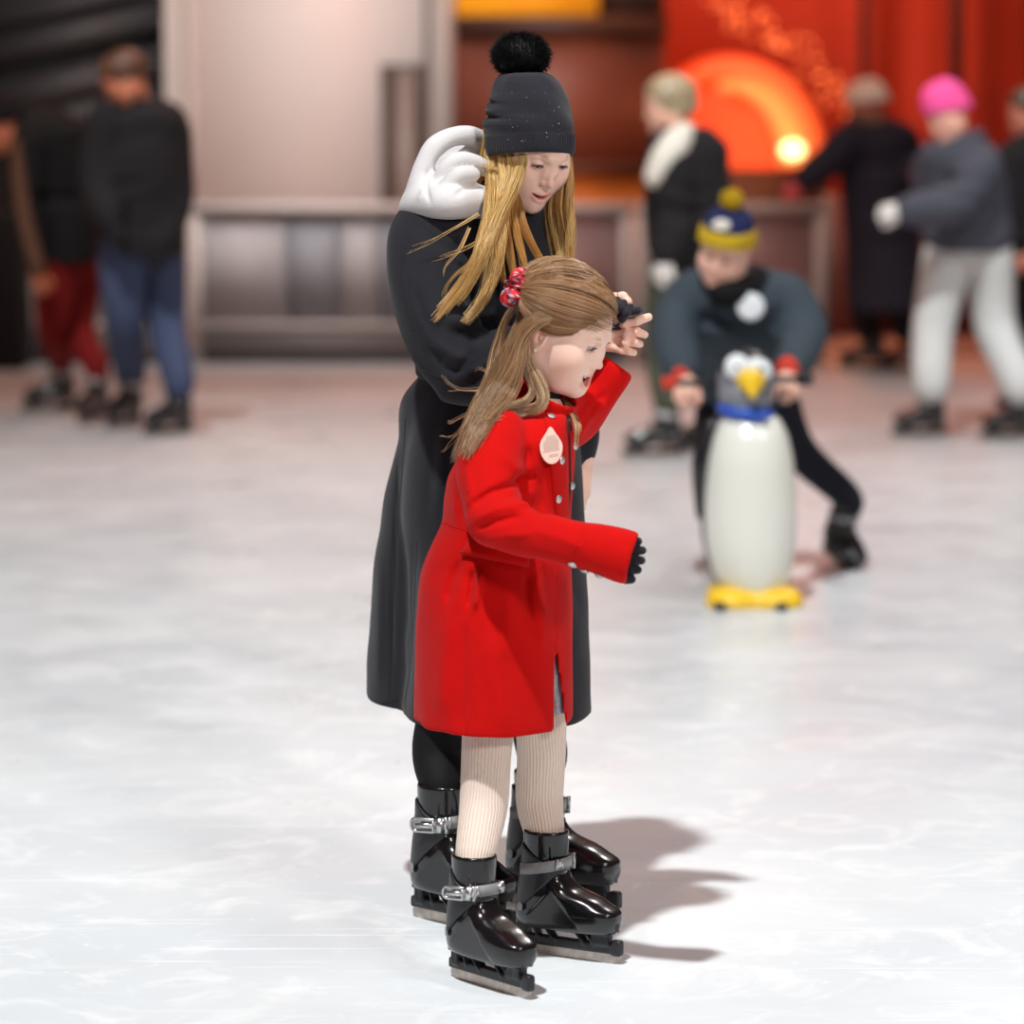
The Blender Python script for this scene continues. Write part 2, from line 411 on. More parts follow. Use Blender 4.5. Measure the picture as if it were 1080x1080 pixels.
# ------------------------------------------------------------------ heads and hands
def sstep(a, b, x): t = np.clip((x - a) / (b - a), 0, 1); return t * t * (3 - 2 * t)
def seg_d(v, pts):
    best = np.full(len(v), 9.)
    for a, b in zip(pts[:-1], pts[1:]):
        a = np.array(a, float); b = np.array(b, float); ab = b - a
        t = np.clip(((v - a) @ ab) / (ab @ ab), 0, 1)
        best = np.minimum(best, np.linalg.norm(v - a - t[:, None] * ab, axis=1))
    return best
class Head:
    def __init__(s, pos, ang, S=1.0, child=False, h=.0017, neck=(-.05, 0, -.20), neck_r=.046, smile=0.3, lid=.0042, skin=(240, 196, 172),
                 brow=(150, 108, 80), lip=(205, 110, 105), blush=(236, 150, 132), ears=True, neck_w=None, gaze=(0, 0), iris=(70, 90, 100), down=0.0, full=0.0):
        s.dn = down
        s.c = np.array(pos, float); s.R = rot_m(*[math.radians(a) for a in ang]); s.S = S
        if neck_w is not None: neck = s.inv(neck_w)
        neck = np.array(neck, float)
        Fd = Field((-.125, -.095, min(-.16, neck[2] - .02)), (.13, .095, .135), h)
        s.F = Fd
        ck = 1.10 if child else 1.0
        Fd.ell((-.012, 0, .038), (.099, .075 * (1.03 if child else 1), .080), 0)
        Fd.ell((.028, 0, .030), (.063, .062, .052), .02)
        Fd.ell((.030, 0, -.030), (.052, .055, .068), .03)
        jw = .050 if not child else .047
        jl = [(-.010, .060, -.025), (.000, jw + .004, -.064), (.045, .029, -.086), (.074, 0, -.092)]
        for sg in (1, -1):
            Fd.chain([(x, sg * y, z) for x, y, z in jl], [.014, .014, .015, .015], .03)
            Fd.ell((.052, sg * .039, -.022), (.030, .024, .025), .02)
            if child or smile > .5: Fd.ell((.060, sg * .035, -.038), (.022, .018 * ck, .021), .034)
        Fd.ell((.045, 0, -.074), (.035, .034, .021), .03)
        for sg in (1, -1): Fd.ell((.020, sg * .042, -.028), (.048, .0265, .050), .04)
        Fd.ell((.077, 0, -.0905), (.015, .017, .013), .014)
        Fd.ell((.070, 0, -.056), (.021, .030, .027), .022)
        Fd.chain([(.076, -.034, .020), (.086, -.014, .023), (.086, .014, .023), (.076, .034, .020)], [.006] * 4, .016)
        # sockets, nose
        for sg in (1, -1): Fd.ell((.093, sg * .0315, .003), (.0135, .0175, .0115), .012, 's')
        nl = .108 if not child else .104
        Fd.cone((.086, 0, .016), (nl - .006, 0, -.024), .0056, .0068, .015)
        Fd.ell((nl - .002, 0, -.0290), (.0085, .0080, .0075), .007)
        for sg in (1, -1):
            Fd.ell((.083, sg * .0135, -.010), (.013, .009, .017), .012)
            Fd.ell((nl - .013, sg * .0108, -.0330), (.0090, .0055, .0062), .007)
            Fd.ell((nl - .008, sg * .0062, -.0415), (.0048, .0030, .0035), .002, 's')
        # lids
        s.eyes = []
        for sg in (1, -1):
            c = V(.0765, sg * .0315, .004); s.eyes.append(c)
            Fd.ell(c, (.0138, .0140, .0138), .004)
            op = lid; cx, cy, cz = c
            def slit(X, Y, Z, c=c, op=op, sg=sg):
                y = (Y - c[1]); yy = np.clip(np.abs(y) / .0125, 0, 1)
                up = c[2] + op * (1 - yy ** 2) * 1.0 + .0006 * sg * y / .0125 - s.dn
                lo = c[2] - op * .75 * (1 - yy ** 2) - s.dn
                dd = np.maximum(np.maximum(Z - up, lo - Z), np.abs(y) - .0125)
                dd = np.maximum(dd, np.sqrt((X - c[0]) ** 2 + (Y - c[1]) ** 2 + (Z - c[2]) ** 2) - .0165)
                return np.maximum(dd, c[0] + .004 - X)
            Fd.put(c - .017, c + .017, slit, .0012, 's')
        # mouth
        mw = .0215 + .0075 * smile; cu = .012 * smile + .001
        s.mz = -.064; s.mw = mw; s.cu = cu; mo = .0012 + .0145 * max(0, smile - .35)
        def mid(y): return s.mz + cu * (y / mw) ** 2
        def mouthx(y): return .0925 - 16 * y * y
        s.mouthx = mouthx; s.mid = mid; s.mo = mo
        ys = np.linspace(-mw, mw, 13)
        def cav(X, Y, Z):
            q = np.clip(1 - (Y / mw) ** 2, 0, 1); zc = s.mz + cu * (Y / mw) ** 2 - mo * q * .45
            d = np.abs(Z - zc) - mo * q
            d = np.maximum(d, np.abs(Y) - mw); d = np.maximum(d, .066 - X); return d
        s.ulip = [V(mouthx(y), y, mid(y) + .0030 * (1 - (y / mw) ** 2) + mo * .5 * (1 - (y / mw) ** 2)) for y in ys]
        s.llip = [V(mouthx(y) + .0006 - mo * .05, y, mid(y) - (.0040 + mo * 1.45) * (1 - (y / mw) ** 2)) for y in ys]
        rl = [.0016 + .0026 * (1 - (y / mw) ** 2) for y in ys]
        Fd.chain(s.ulip, [r * (.85 + full) for r in rl], .004); Fd.chain(s.llip, [r * (1.1 + full) for r in rl], .005)
        Fd.put((.06, -mw, s.mz - .03), (.11, mw, s.mz + .03), cav, .0012, 's')
        for sg in ((1, -1) if smile > .7 else ()): Fd.ell((mouthx(mw) + .003, sg * (mw + .0035), mid(mw) + .001), (.0028, .0022, .0028), .004, 's')
        if smile > .7:   # smile creases beside the nose
            for sg in (1, -1): Fd.fold([(.094, sg * .0165, -.034), (.088, sg * .027, -.045), (.081, sg * .0335, -.058)], .0032, -.0022)
        # ears
        if ears:
            for sg in (1, -1):
                a = math.radians(20) * sg; R = np.array([[math.cos(a), -math.sin(a), 0], [math.sin(a), math.cos(a), 0], [0, 0, 1]])
                Fd.ell((-.008, sg * .0775, -.008), (.017, .0065, .029), .004, R=R)
                Fd.ell((-.003, sg * .086, -.006), (.0095, .008, .017), .004, 's', R=R)
                Fd.ell((-.002, sg * .0765, -.010), (.004, .006, .005), .003)
                Fd.ell((-.004, sg * .077, -.032), (.0075, .0045, .0075), .004)
                Fd.ell((.004, sg * .090, .000), (.004, .012, .009), .002, 's')
        Fd.cone((-.030, 0, -.045), neck, neck_r, neck_r * 1.02, .02)
        v, f = Fd.mesh(1)
        # colours
        sk, br, lp, bl = (np.array(lin([c / 255 for c in q])) for q in (skin, brow, lip, blush))
        col = np.tile(sk, (len(v), 1))
        for sg in (1, -1):
            w = np.exp(-(np.linalg.norm((v - V(.066, sg * .043, -.030)) / V(1, 1, .8), axis=1) / .020) ** 2) * .55
            col = col * (1 - w[:, None]) + bl * w[:, None]
            w = np.exp(-(np.linalg.norm(v - V(-.01, sg * .082, -.01), axis=1) / .02) ** 2) * .35
            col = col * (1 - w[:, None]) + bl * w[:, None]
            bp = [(.094, sg * .014, .0225), (.090, sg * .026, .0285), (.078, sg * .040, .0265), (.070, sg * .046, .020)]
            w = np.clip(1.25 - seg_d(v, bp) / .0040, 0, 1) * .75
            col = col * (1 - w[:, None]) + br * w[:, None]
        w = np.exp(-(np.linalg.norm(v - V(nl, 0, -.03), axis=1) / .012) ** 2) * .15
        col = col * (1 - w[:, None]) + bl * w[:, None]
        w = np.clip(1.8 - np.minimum(seg_d(v, s.ulip) / .0040, seg_d(v, s.llip) / .0048), 0, 1) * .85
        col = col * (1 - w[:, None]) + lp * w[:, None]
        inn = (v[:, 0] < mouthx(v[:, 1]) - .006) & (np.abs(v[:, 1]) < mw) & (np.abs(v[:, 2] - s.mz + mo * .4) < mo + .004) & (v[:, 0] > .062)
        col[inn] = lin((.45, .14, .13))
        for sg in (1, -1):   # lid edges
            c = V(.0765, sg * .0315, .004); q = np.linalg.norm(v - c, axis=1)
            w = ((q < .0175) & (np.abs(v[:, 2] - c[2] + s.dn) < lid + .0022) & (v[:, 0] > c[0] + .004)) * .35
            col = col * (1 - w[:, None]) + np.array(lin((.45, .25, .22))) * w[:, None]
        s.local = v; s.vf = (s.to(v), f); s.col = col; s.gaze = gaze; s.iris = iris; s.lid = lid
    def to(s, v): return (np.asarray(v, float) * s.S) @ s.R.T + s.c
    def inv(s, p): return ((np.asarray(p, float) - s.c) @ s.R) / s.S
    def details(s, parent, teeth=True):
        """eyeballs, lashes, teeth as parts of the person"""
        for c in s.eyes:
            v, f = uvball(V(0, 0, 0), .0121, 28, 20, R=np.array([[0, 0, 1], [0, 1, 0], [-1, 0, 0]]))
            g = V(1, s.gaze[0], s.gaze[1]); g /= np.linalg.norm(g)
            ca = (v @ g) / .0121
            col = np.tile(lin((.86, .83, .82)), (len(v), 1))
            col[ca > .885] = lin([q / 255 for q in s.iris]); col[ca > .965] = lin((.02, .02, .02))
            mkobj('eye', (s.to(v + c), f), M['white'], parent, col=col)
            dz = -s.dn
            sg = 1 if c[1] > 0 else -1
            up = [];
            for y in np.linspace(-.0128, .0128, 13):
                z = s.lid * (1 - (y / .0128) ** 2) + dz; x = math.sqrt(max(.0140 ** 2 - y * y - z * z, 0))
                up.append((x + .0004, y, z))
            P = [s.to(c + V(*p)) for p in up]
            a = tubes(np.array([P]), np.full((1, 13), .0007) * s.S, 4)
            L = []
            for i in range(26):
                q = rng.uniform(0.03, .97) * 12; k = min(int(q), 11); b = np.array(up[k]) * (1 - q + k) + np.array(up[k + 1]) * (q - k)
                o = V(.75, b[1] * 42, .05 if s.dn == 0 else -.35); o /= np.linalg.norm(o)
                L.append([s.to(c + b), s.to(c + b + o * .003 + V(0, 0, -.0004)), s.to(c + b + o * .0055 + V(0, 0, .0010))])
            b = tubes(np.array(L), np.tile(np.array([.00035, .00028, .0001]) * s.S, (26, 1)), 3)
            mkobj('eyelashes', join([a, b]), M['lash'], parent)
        if teeth:
            out = []
            n = 8
            for i in range(-n // 2, n // 2):
                y = (i + .5) * .0052; x = s.mouthx(y) - .0055 - 4 * y * y
                z = s.mid(y) + .0030 + s.mo * .1; hh = .0046 if abs(i + .5) < 2 else .0040; z -= .0006
                Fq = Field((x - .004, y - .005, z - .008), (x + .005, y + .005, z + .008), .0007, big=.02)
                Fq.box((x, y, z), (.0022, .0028, hh + .0006), .0016, 0); v, f = Fq.mesh(1)
                out.append((s.to(v), f))
            mkobj('teeth', join(out), M['tooth'], parent)
        return s
    def scalp(s, d, r=1.0, add=0.0):
        """surface point of the skull in direction d (canonical), pushed out by add"""
        d = np.asarray(d, float); d = d / np.linalg.norm(d, axis=-1, keepdims=True)
        rad = V(.101, .0785, .083) * r + add
        k = 1 / np.sqrt(((d / rad) ** 2).sum(-1, keepdims=True))
        return V(-.012, 0, .038) + d * k

def hand(Fd, wrist, fdir, back, thumb=1, s=1.0, curl=(25, 35, 25), spread=4, rad=1.0, thumb_out=35):
    """a five-fingered hand grown from the wrist: fdir along the fingers, back = out of the back of the hand"""
    x = np.array(fdir, float); x /= np.linalg.norm(x); z = np.array(back, float); z -= x * (z @ x); z /= np.linalg.norm(z)
    y = np.cross(z, x) * thumb
    P = lambda a, b, c: np.array(wrist, float) + (x * a + y * b + z * c) * s
    r = s * rad
    Fd.chain([P(-.02, 0, 0), P(.03, .004, 0), P(.065, .006, .002)], [.024 * r, .023 * r, .018 * r], .01)
    Fd.chain([P(.04, .026, 0), P(.078, .027, .002)], [.014 * r, .011 * r], .012); Fd.chain([P(.03, -.022, 0), P(.074, -.026, 0)], [.014 * r, .010 * r], .012)
    tips = []
    for i, (b, L) in enumerate(((.027, .072), (.009, .080), (-.009, .074), (-.025, .058))):
        p = V(.080 - .003 * abs(i - 1), b, .001); a = math.radians(spread * (1.2 - i)); th = 0; pts = [P(*p)]
        for q, c in zip((.44, .31, .25), curl):
            th += math.radians(c + 3 * i); L1 = L * q
            p = p + V(math.cos(th) * math.cos(a), math.sin(a) * math.cos(th), -math.sin(th)) * L1; pts.append(P(*p))
        rr = .0086 if i < 3 else .0074
        Fd.chain(pts, [rr * r, rr * .97 * r, rr * .9 * r, rr * .8 * r], .003); tips.append(pts[-1])
    t = math.radians(thumb_out)
    Fd.chain([P(.012, .020, -.004), P(.012 + .034 * math.cos(t), .022 + .034 * math.sin(t), -.012), P(.012 + .062 * math.cos(t * .8), .024 + .058 * math.sin(t * .9), -.020), P(.012 + .086 * math.cos(t * .6), .024 + .068 * math.sin(t * .8), -.026)],
             [.014 * r, .0115 * r, .0098 * r, .0082 * r], .006)
    return tips

def strands(guides, n, spread, r=(.0009, .0003), N=16, col=((120, 85, 50), (190, 150, 100)), wav=.003, seed=0, taper=(1, 1, 1), flat=.0):
    """hair: every strand follows a guide line, shifted inside the lock"""
    g = np.random.default_rng(seed); PP, RR, CC = [], [], []
    guides = [catmull(np.array(q, float), N) for q in guides]
    for k, G in enumerate(guides):
        t = np.linspace(0, 1, N)
        w = np.interp(t, np.linspace(0, 1, len(taper)), taper)
        a = g.uniform(0, 6.28, n); q = np.sqrt(g.uniform(0, 1, n)) * spread
        T = np.gradient(G, axis=0); T /= np.linalg.norm(T, axis=1, keepdims=True)
        A = np.cross(T, V(.1, 1, .05)); A /= np.maximum(np.linalg.norm(A, axis=1, keepdims=True), 1e-6); B = np.cross(T, A)
        off = (np.cos(a) * q)[:, None, None] * A[None] + (np.sin(a) * q * (1 - flat))[:, None, None] * B[None]
        P = G[None] + off * w[None, :, None]
        ph = g.uniform(0, 6.28, (n, 2)); fr = g.uniform(3, 9, (n, 2)); am = g.uniform(0, wav, (n, 2))
        P = P + (np.sin(t[None] * fr[:, :1] + ph[:, :1]) * am[:, :1] * t[None])[..., None] * A[None] + (np.sin(t[None] * fr[:, 1:] + ph[:, 1:]) * am[:, 1:] * t[None])[..., None] * B[None]
        end = g.uniform(.76, 1.0, n)   # uneven ends
        ti = t[None] * end[:, None] * (N - 1); i0 = np.minimum(ti.astype(int), N - 2); u = (ti - i0)[..., None]
        P = np.take_along_axis(P, i0[..., None], 1) * (1 - u) + np.take_along_axis(P, i0[..., None] + 1, 1) * u
        PP.append(P); RR.append(np.linspace(r[0], r[1], N)[None].repeat(n, 0) * g.uniform(.7, 1.2, (n, 1)))
        c0, c1 = np.array(lin([x / 255 for x in col[0]])), np.array(lin([x / 255 for x in col[1]]))
        m = np.clip(g.normal(.5, .36, (n, 1)), 0, 1); CC.append((c0 * (1 - m) + c1 * m))
    P = np.concatenate(PP); R = np.concatenate(RR); C = np.concatenate(CC)
    v, f = tubes(P, R, 3)
    return v, f, np.repeat(C, N * 3, 0)
def joinc(parts):
    v, f = join([(p[0], p[1]) for p in parts]); return v, f, np.concatenate([p[2] for p in parts])
# ------------------------------------------------------------------ rental skates (one kit, right and left)
def extrude(poly, y0, y1):
    n = len(poly); v = [(x, y0, z) for x, z in poly] + [(x, y1, z) for x, z in poly]
    f = [list(range(n)), list(range(n, 2 * n))[::-1]] + [[i, i + n, (i + 1) % n + n, (i + 1) % n][::-1] for i in range(n)]
    return np.array(v, float), f
def jl(parts):
    vs, fs, n = [], [], 0
    for v, f in parts:
        vs.append(np.asarray(v, float)); fs += [[int(i) + n for i in q] for q in f]; n += len(v)
    return np.concatenate(vs), fs
def skate_kit():
    lo, hi, h = (-.14, -.065, .0), (.16, .065, .285), .0026
    K = {}
    rings = [(.060, .010, 0, .122, .037), (.075, .013, 0, .128, .046), (.098, .014, 0, .130, .0500), (.108, .013, 0, .128, .0495), (.120, .002, 0, .114, .0485), (.134, -.012, 0, .095, .047),
             (.145, -.030, 0, .074, .044), (.165, -.044, 0, .058, .042), (.18, -.046, 0, .055, .041)]
    Fd = Field(lo, hi, h); Fd.loft(rings, 0, zcut=(.062, .178), p=3.0)
    # flat facet on each flank that runs from the heel to the toe, as on moulded boots
    Fd.put((-.1, -.06, .06), (.14, .06, .12), lambda X, Y, Z: np.abs(Z - (.100 - .18 * np.maximum(X - .02, 0))) * 0 + np.maximum(np.maximum(.043 - np.abs(Y), Z - (.150 - 1.0 * np.abs(X + .01))), -.05 * np.ones_like(Z)), .004, 's')
    Fd.fold([(.135, -.04, .064), (.142, 0, .064), (.135, .04, .064)], .004, .002)
    K['shell'] = Fd.mesh(1)
    # cuff: wraps the ankle, lower front edge climbs from the heel rivet to the instep
    cr = [(.085, -.050, 0, .066, .0525), (.12, -.050, 0, .066, .0525), (.15, -.050, 0, .062, .052), (.19, -.047, 0, .058, .051), (.245, -.045, 0, .057, .050)]
    Fd = Field(lo, hi, h); Fd.loft(cr, 0, zcut=(.085, .245))
    Fd.loft([(a, b, c, d - .006, e - .006) for a, b, c, d, e in cr], 0, op='s', zcut=(.17, .30))
    Fd.put(lo, hi, lambda X, Y, Z: (.105 + .85 * np.maximum(X + .085, 0) - 9 * np.minimum(X + .085, 0) ** 2 - Z) * .75 + 0 * Y, .002, 'i')
    Fd.put(lo, hi, lambda X, Y, Z: (Z - (.238 - .55 * np.clip(X + .085, 0, .06) - .25 * np.maximum(X + .025, 0))) * .8 + 0 * Y, .002, 'i')
    for k in range(3): Fd.fold([(-.112, -.03, .135 + .014 * k), (-.088, -.050, .120 + .014 * k)], .0032, -.0025); Fd.fold([(-.112, .03, .135 + .014 * k), (-.088, .050, .120 + .014 * k)], .0032, -.0025)
    K['cuff'] = Fd.mesh(1)
    lr = [(.15, -.047, 0, .052, .045), (.20, -.046, 0, .051, .0445), (.268, -.045, 0, .053, .0465)]
    Fd = Field(lo, hi, h); Fd.loft(lr, 0, zcut=(.15, .268)); Fd.loft([(a, b, c, d - .006, e - .006) for a, b, c, d, e in lr], 0, op='s', zcut=(.2, .3))
    for z, x0, x1 in ((.250, -.06, -.018), (.215, -.05, -.02)):
        for sg in (1, -1): Fd.fold([(x0, sg * .041, z), (x1, sg * .036, z + .002)], .0026, -.0025)
    Fd.fold([(-.02, -.034, .262), (-.016, -.034, .20)], .003, -.0025); Fd.fold([(-.02, .034, .262), (-.016, .034, .20)], .003, -.0025)
    Fd.fold([(.004, -.012, .265), (.006, 0, .20), (.006, 0, .19)], .008, .004)
    K['liner'] = Fd.mesh(1)
    # strap
    N = 84; sv, sf = [], []
    th = np.linspace(-2.25, 2.25, N)
    for i, a in enumerate(th):
        z = .193 + .010 * math.cos(a); rx, ry = .0590, .0525
        rib = .0020 * (i % 2) if a > .5 else 0
        for dz, dr in ((-.0115, 0), (-.0115, .003), (.0115, .003), (.0115, 0)):
            sv.append((-.047 + (rx + dr + rib) * math.cos(a), (ry + dr + rib) * math.sin(a), z + dz))
    for i in range(N - 1):
        for j in range(4): sf.append([i * 4 + j, i * 4 + (j + 1) % 4, i * 4 + 4 + (j + 1) % 4, i * 4 + 4 + j])
    sf += [[0, 1, 2, 3], [N * 4 - 1, N * 4 - 2, N * 4 - 3, N * 4 - 4]]
    K['strap'] = (np.array(sv), sf)
    # ratchet buckle on the outer flank (-y) and its metal end on the inner front
    y = -.0595
    loop = [(-.090 + .008 * math.cos(a) if math.cos(a) < 0 else -.052 + .006 * math.cos(a), y + (.006 if math.cos(a) < 0 else 0), .193 + .0115 * math.sin(a)) for a in np.linspace(0, 2 * math.pi, 24)]
    _bk = jl([tube(loop, .0034, 8), (lambda q: (q[0], q[1].tolist()))(boxm((-.066, y - .001, .193), (.022, .0022, .0045))),
                      (lambda q: (q[0], q[1].tolist()))(boxm((-.038, y + .001, .194), (.010, .0040, .0135))), (lambda q: (q[0], q[1].tolist()))(boxm((-.022, y + .003, .195), (.004, .0055, .0155))),
                      tube([(-.05, y - .003, .183), (-.05, y - .003, .203)], .0028, 8)])
    _a = math.radians(30); _v = _bk[0] - V(-.047, 0, 0); _v = np.stack([_v[:, 0] * math.cos(_a) - _v[:, 1] * math.sin(_a), _v[:, 0] * math.sin(_a) + _v[:, 1] * math.cos(_a), _v[:, 2]], 1) * V(1.0, .97, 1) + V(-.047, 0, .003)
    K['buckle'] = jl([(_v, _bk[1]), tube([(.004, -.040, .192), (.004, -.040, .214)], .004, 8),
                      tube([(.008, -.032, .192), (.008, -.032, .214)], .003, 8)])
    K['buckle2'] = jl([tube([(.006, .037, .192), (.006, .037, .214)], .004, 8), tube([(.012, .028, .192), (.012, .028, .214)], .003, 8), (lambda q: (q[0], q[1].tolist()))(boxm((.008, .030, .203), (.006, .007, .006)))])
    K['rivet'] = disc_on((-.086, -.0445, .107), (-.55, -1, 0), .0095, .002); K['rivet2'] = disc_on((-.086, .0445, .107), (-.55, 1, 0), .0095, .002)
    # blade holder: rail, heel and toe pillars, slanted ribs and the open gaps between them
    Fd = Field((-.15, -.03, 0), (.17, .03, .08), .0022)
    Fd.box((.005, 0, .031), (.132, .0085, .011), .004, .001)
    Fd.box((.140, 0, .034), (.013, .0105, .017), .006, .004)
    Fd.box((-.100, 0, .050), (.012, .014, .020), .003, .004)
    Fd.box((.100, 0, .052), (.022, .013, .014), .003, .006)
    for a, b in (((-.062, .035), (-.072, .066)), ((-.018, .034), (-.045, .066)), ((.060, .034), (.035, .064)), ((.085, .036), (.062, .064))):
        Fd.cone((a[0], 0, a[1]), (b[0], 0, b[1]), .0062, .0075, .004)
        for sg in (1, -1): Fd.cone((a[0], sg * .009, a[1]), (b[0], sg * .013, b[1]), .0032, .0035, .003)
    Fd.box((.010, 0, .0675), (.118, .026, .006), .004, .004)
    for x in (-.1, .1): Fd.fold([(x, -.014, .035), (x, -.014, .06)], .003, -.0015)
    K['holder'] = Fd.mesh(1)
    K['blade'] = extrude([(-.118, .022), (-.126, .016), (-.124, .004), (-.112, 0), (.115, 0), (.137, .003), (.148, .011), (.150, .022)], -.0019, .0019)
    out = {}
    for side, sg in (('R', 1), ('L', -1)):
        for n, (v, f) in K.items():
            v2 = np.array(v) * V(1, sg, 1); f2 = f if sg == 1 else (f[:, ::-1] if isinstance(f, np.ndarray) else [q[::-1] for q in f])
            o = mkobj('kit', (v2, f2), None, mats=[M[{'shell': 'boot', 'cuff': 'boot_matte', 'liner': 'boot', 'strap': 'grey_plastic', 'buckle': 'steel', 'buckle2': 'steel', 'rivet': 'grey_plastic', 'rivet2': 'grey_plastic', 'holder': 'boot_matte', 'blade': 'rust_steel'}[n]]],
                      smooth=n not in ('blade',))
            out[side, n] = o.data; me = o.data; bpy.data.objects.remove(o); me.name = 'skate_' + n
    return out
KIT = skate_kit()
def skate(parent, side, pos, heading, sc=(1, 1, 1), tilt=0.0, roll=0.0, label=None):
    """heading: degrees from +x turned towards the photographer"""
    R = rot_m(math.radians(heading), math.radians(tilt), math.radians(roll))
    def child(nm, key, par):
        o = bpy.data.objects.new(nm, KIT[side, key]); COL.objects.link(o); o.parent = par; return o
    o = child('ice_skate', 'shell', parent)
    o.location = np.array(pos, float) - BASE[parent.name]; o.rotation_euler = Matrix(R.tolist()).to_euler(); o.scale = sc
    if label: o['label'] = label
    child('cuff', 'cuff', o); child('liner', 'liner', o); child('strap', 'strap', o); child('buckle', 'buckle', o); child('buckle', 'buckle2', o)
    child('rivet', 'rivet', o); child('rivet', 'rivet2', o); child('blade_holder', 'holder', o); child('blade', 'blade', o)
    return lambda p: np.array(pos, float) + R @ (np.array(p, float) * np.array(sc))
def chain_f(Fd, pts, rs, k=.03): return Fd.chain(pts, rs, k)
def patch(surf, corners, lift, th, nx=10, ny=6, curve=None):
    """a piece of cloth laid on a garment: corners (a,b,c,d) in the picture, lifted off the surface, with real thickness"""
    a, b, c, d = [np.array(q, float) for q in corners]; top, bot = [], []
    for j in range(ny + 1):
        for i in range(nx + 1):
            s, t = i / nx, j / ny; p = (a * (1 - s) + b * s) * (1 - t) + (d * (1 - s) + c * s) * t
            l, n = surf.hit(*p)
            if l is None: l, n = top[-1] - n0 * (lift + th), n0
            n0 = n; e = 1 if 0 < i < nx and 0 < j < ny else .6
            top.append(l + n * (lift + th * e)); bot.append(l - n * .002)
    w = nx + 1; n = len(top); f = []
    for j in range(ny):
        for i in range(nx):
            q = [j * w + i, j * w + i + 1, (j + 1) * w + i + 1, (j + 1) * w + i]; f.append(q); f.append([x + n for x in q][::-1])
    rim = [i for i in range(nx)] + [j * w + nx for j in range(ny)] + [ny * w + nx - i for i in range(nx)] + [(ny - j) * w for j in range(ny)]
    for i in range(len(rim)): p, q = rim[i], rim[(i + 1) % len(rim)]; f.append([q, p, p + n, q + n])
    return np.array(top + bot), f
def rings_px(l):
    """(py, left px, right px, Y, ry): a horizontal ring of cloth as wide as seen"""
    out = []
    for py, a, b, Y, ry in l:
        p, q = W(a, py, Y), W(b, py, Y); out.append((p[2], (p[0] + q[0]) / 2, Y, (q[0] - p[0]) / 2, ry))
    return out
def drape(g, surf, lift=.006):
    out = []
    for px, py, Y in g:
        l, n = surf.hit(px, py); out.append(W(px, py, Y if l is None else min(Y, l[1] - lift)))
    return np.array(out)

# ================================================================== THE GIRL IN RED
gb = GND(520, 1030)
GH = Head((.0933, 6.93, 1.238), (22.7, 26.8, 6.4), .983, child=True, smile=1.0, neck_w=(.045, 6.95, 1.10), neck_r=.038, skin=(255, 216, 196),
          brow=(165, 125, 98), lip=(228, 104, 98), blush=(250, 168, 150), gaze=(.10, -.05), lid=.0050, full=.1)
gR = lambda a: None
gc = [(428, 548, 596, 6.95, .060), (438, 525, 606, 6.95, .105), (452, 508, 608, 6.95, .135), (475, 490, 607, 6.95, .15), (500, 474, 605, 6.95, .15), (525, 469, 603, 6.95, .148),
      (552, 466, 602, 6.95, .148), (575, 455, 603, 6.95, .158), (600, 445, 603, 6.95, .17), (650, 439, 604, 6.95, .188), (700, 437.5, 604, 6.95, .198), (758, 437, 604, 6.95, .205)]
gr = rings_px(gc)
Fd = Field((-.24, 6.48, .40), (.26, 7.30, 1.34), .005)
Fd.loft(gr, 0)
TS = Surf(Fd.mesh(1))
sh, el, wr = W(522, 462, 6.84), W(519, 550, 6.71), W(665, 589, 6.605)
mid = W(606, 573, 6.62)
Fd.limb([sh, W(515, 503, 6.775), el], [.062, .055, .044], .012)
Fd.limb([el, W(560, 563, 6.665), mid, W(634, 579, 6.612), wr], [.044, .041, .037, .041, .046], .012)
Fd.limb([W(582, 450, 7.03), W(606, 441, 7.11), W(624, 420, 7.15), W(652, 384, 7.15)], [.052, .042, .034, .030], .02)
e2_ = W(648, 389, 7.15); d2 = e2_ - W(624, 420, 7.15); d2 /= np.linalg.norm(d2); sl, P = Fd.win(e2_ - .06, e2_ + .08, 0); D = Fd.D[sl]
Fd.D[sl] = smax(D, ((P[0] - e2_[0]) * d2[0] + (P[1] - e2_[1]) * d2[1] + (P[2] - e2_[2]) * d2[2] - .010).astype(np.float32), .006)
# openings of the cuffs
d = (wr - mid) / np.linalg.norm(wr - mid)
Fd.put(wr - .06, wr + .08, lambda X, Y, Z: ((X - wr[0]) * d[0] + (Y - wr[1]) * d[1] + (Z - wr[2]) * d[2]) - .001, .001, 'i') if 0 else None
sl, P = Fd.win(wr - .07, wr + .07, 0)
D = Fd.D[sl]; q = (P[0] - wr[0]) * d[0] + (P[1] - wr[1]) * d[1] + (P[2] - wr[2]) * d[2]
Fd.D[sl] = np.where(q > -.02, np.maximum(D, q - .004), D)
Fd.cone(wr - d * .035, wr + d * .05, .039, .040, .001, 's')
# front opening below the last button, seen from the hem upwards
a, b = W(586, 690, 6.80), W(591, 785, 6.80)
def wedge(X, Y, Z):
    t = np.clip((a[2] - Z) / (a[2] - b[2]), 0, 1.3); w = .0012 + .0125 * t; c = a[0] + (b[0] - a[0]) * t
    return np.maximum(np.maximum(np.abs(X - c - (Y - 6.8) * .0) - w, Z - a[2] + .0), Y - 6.93)
Fd.put((.05, 6.6, .4), (.16, 6.93, a[2]), wedge, .002, 's')
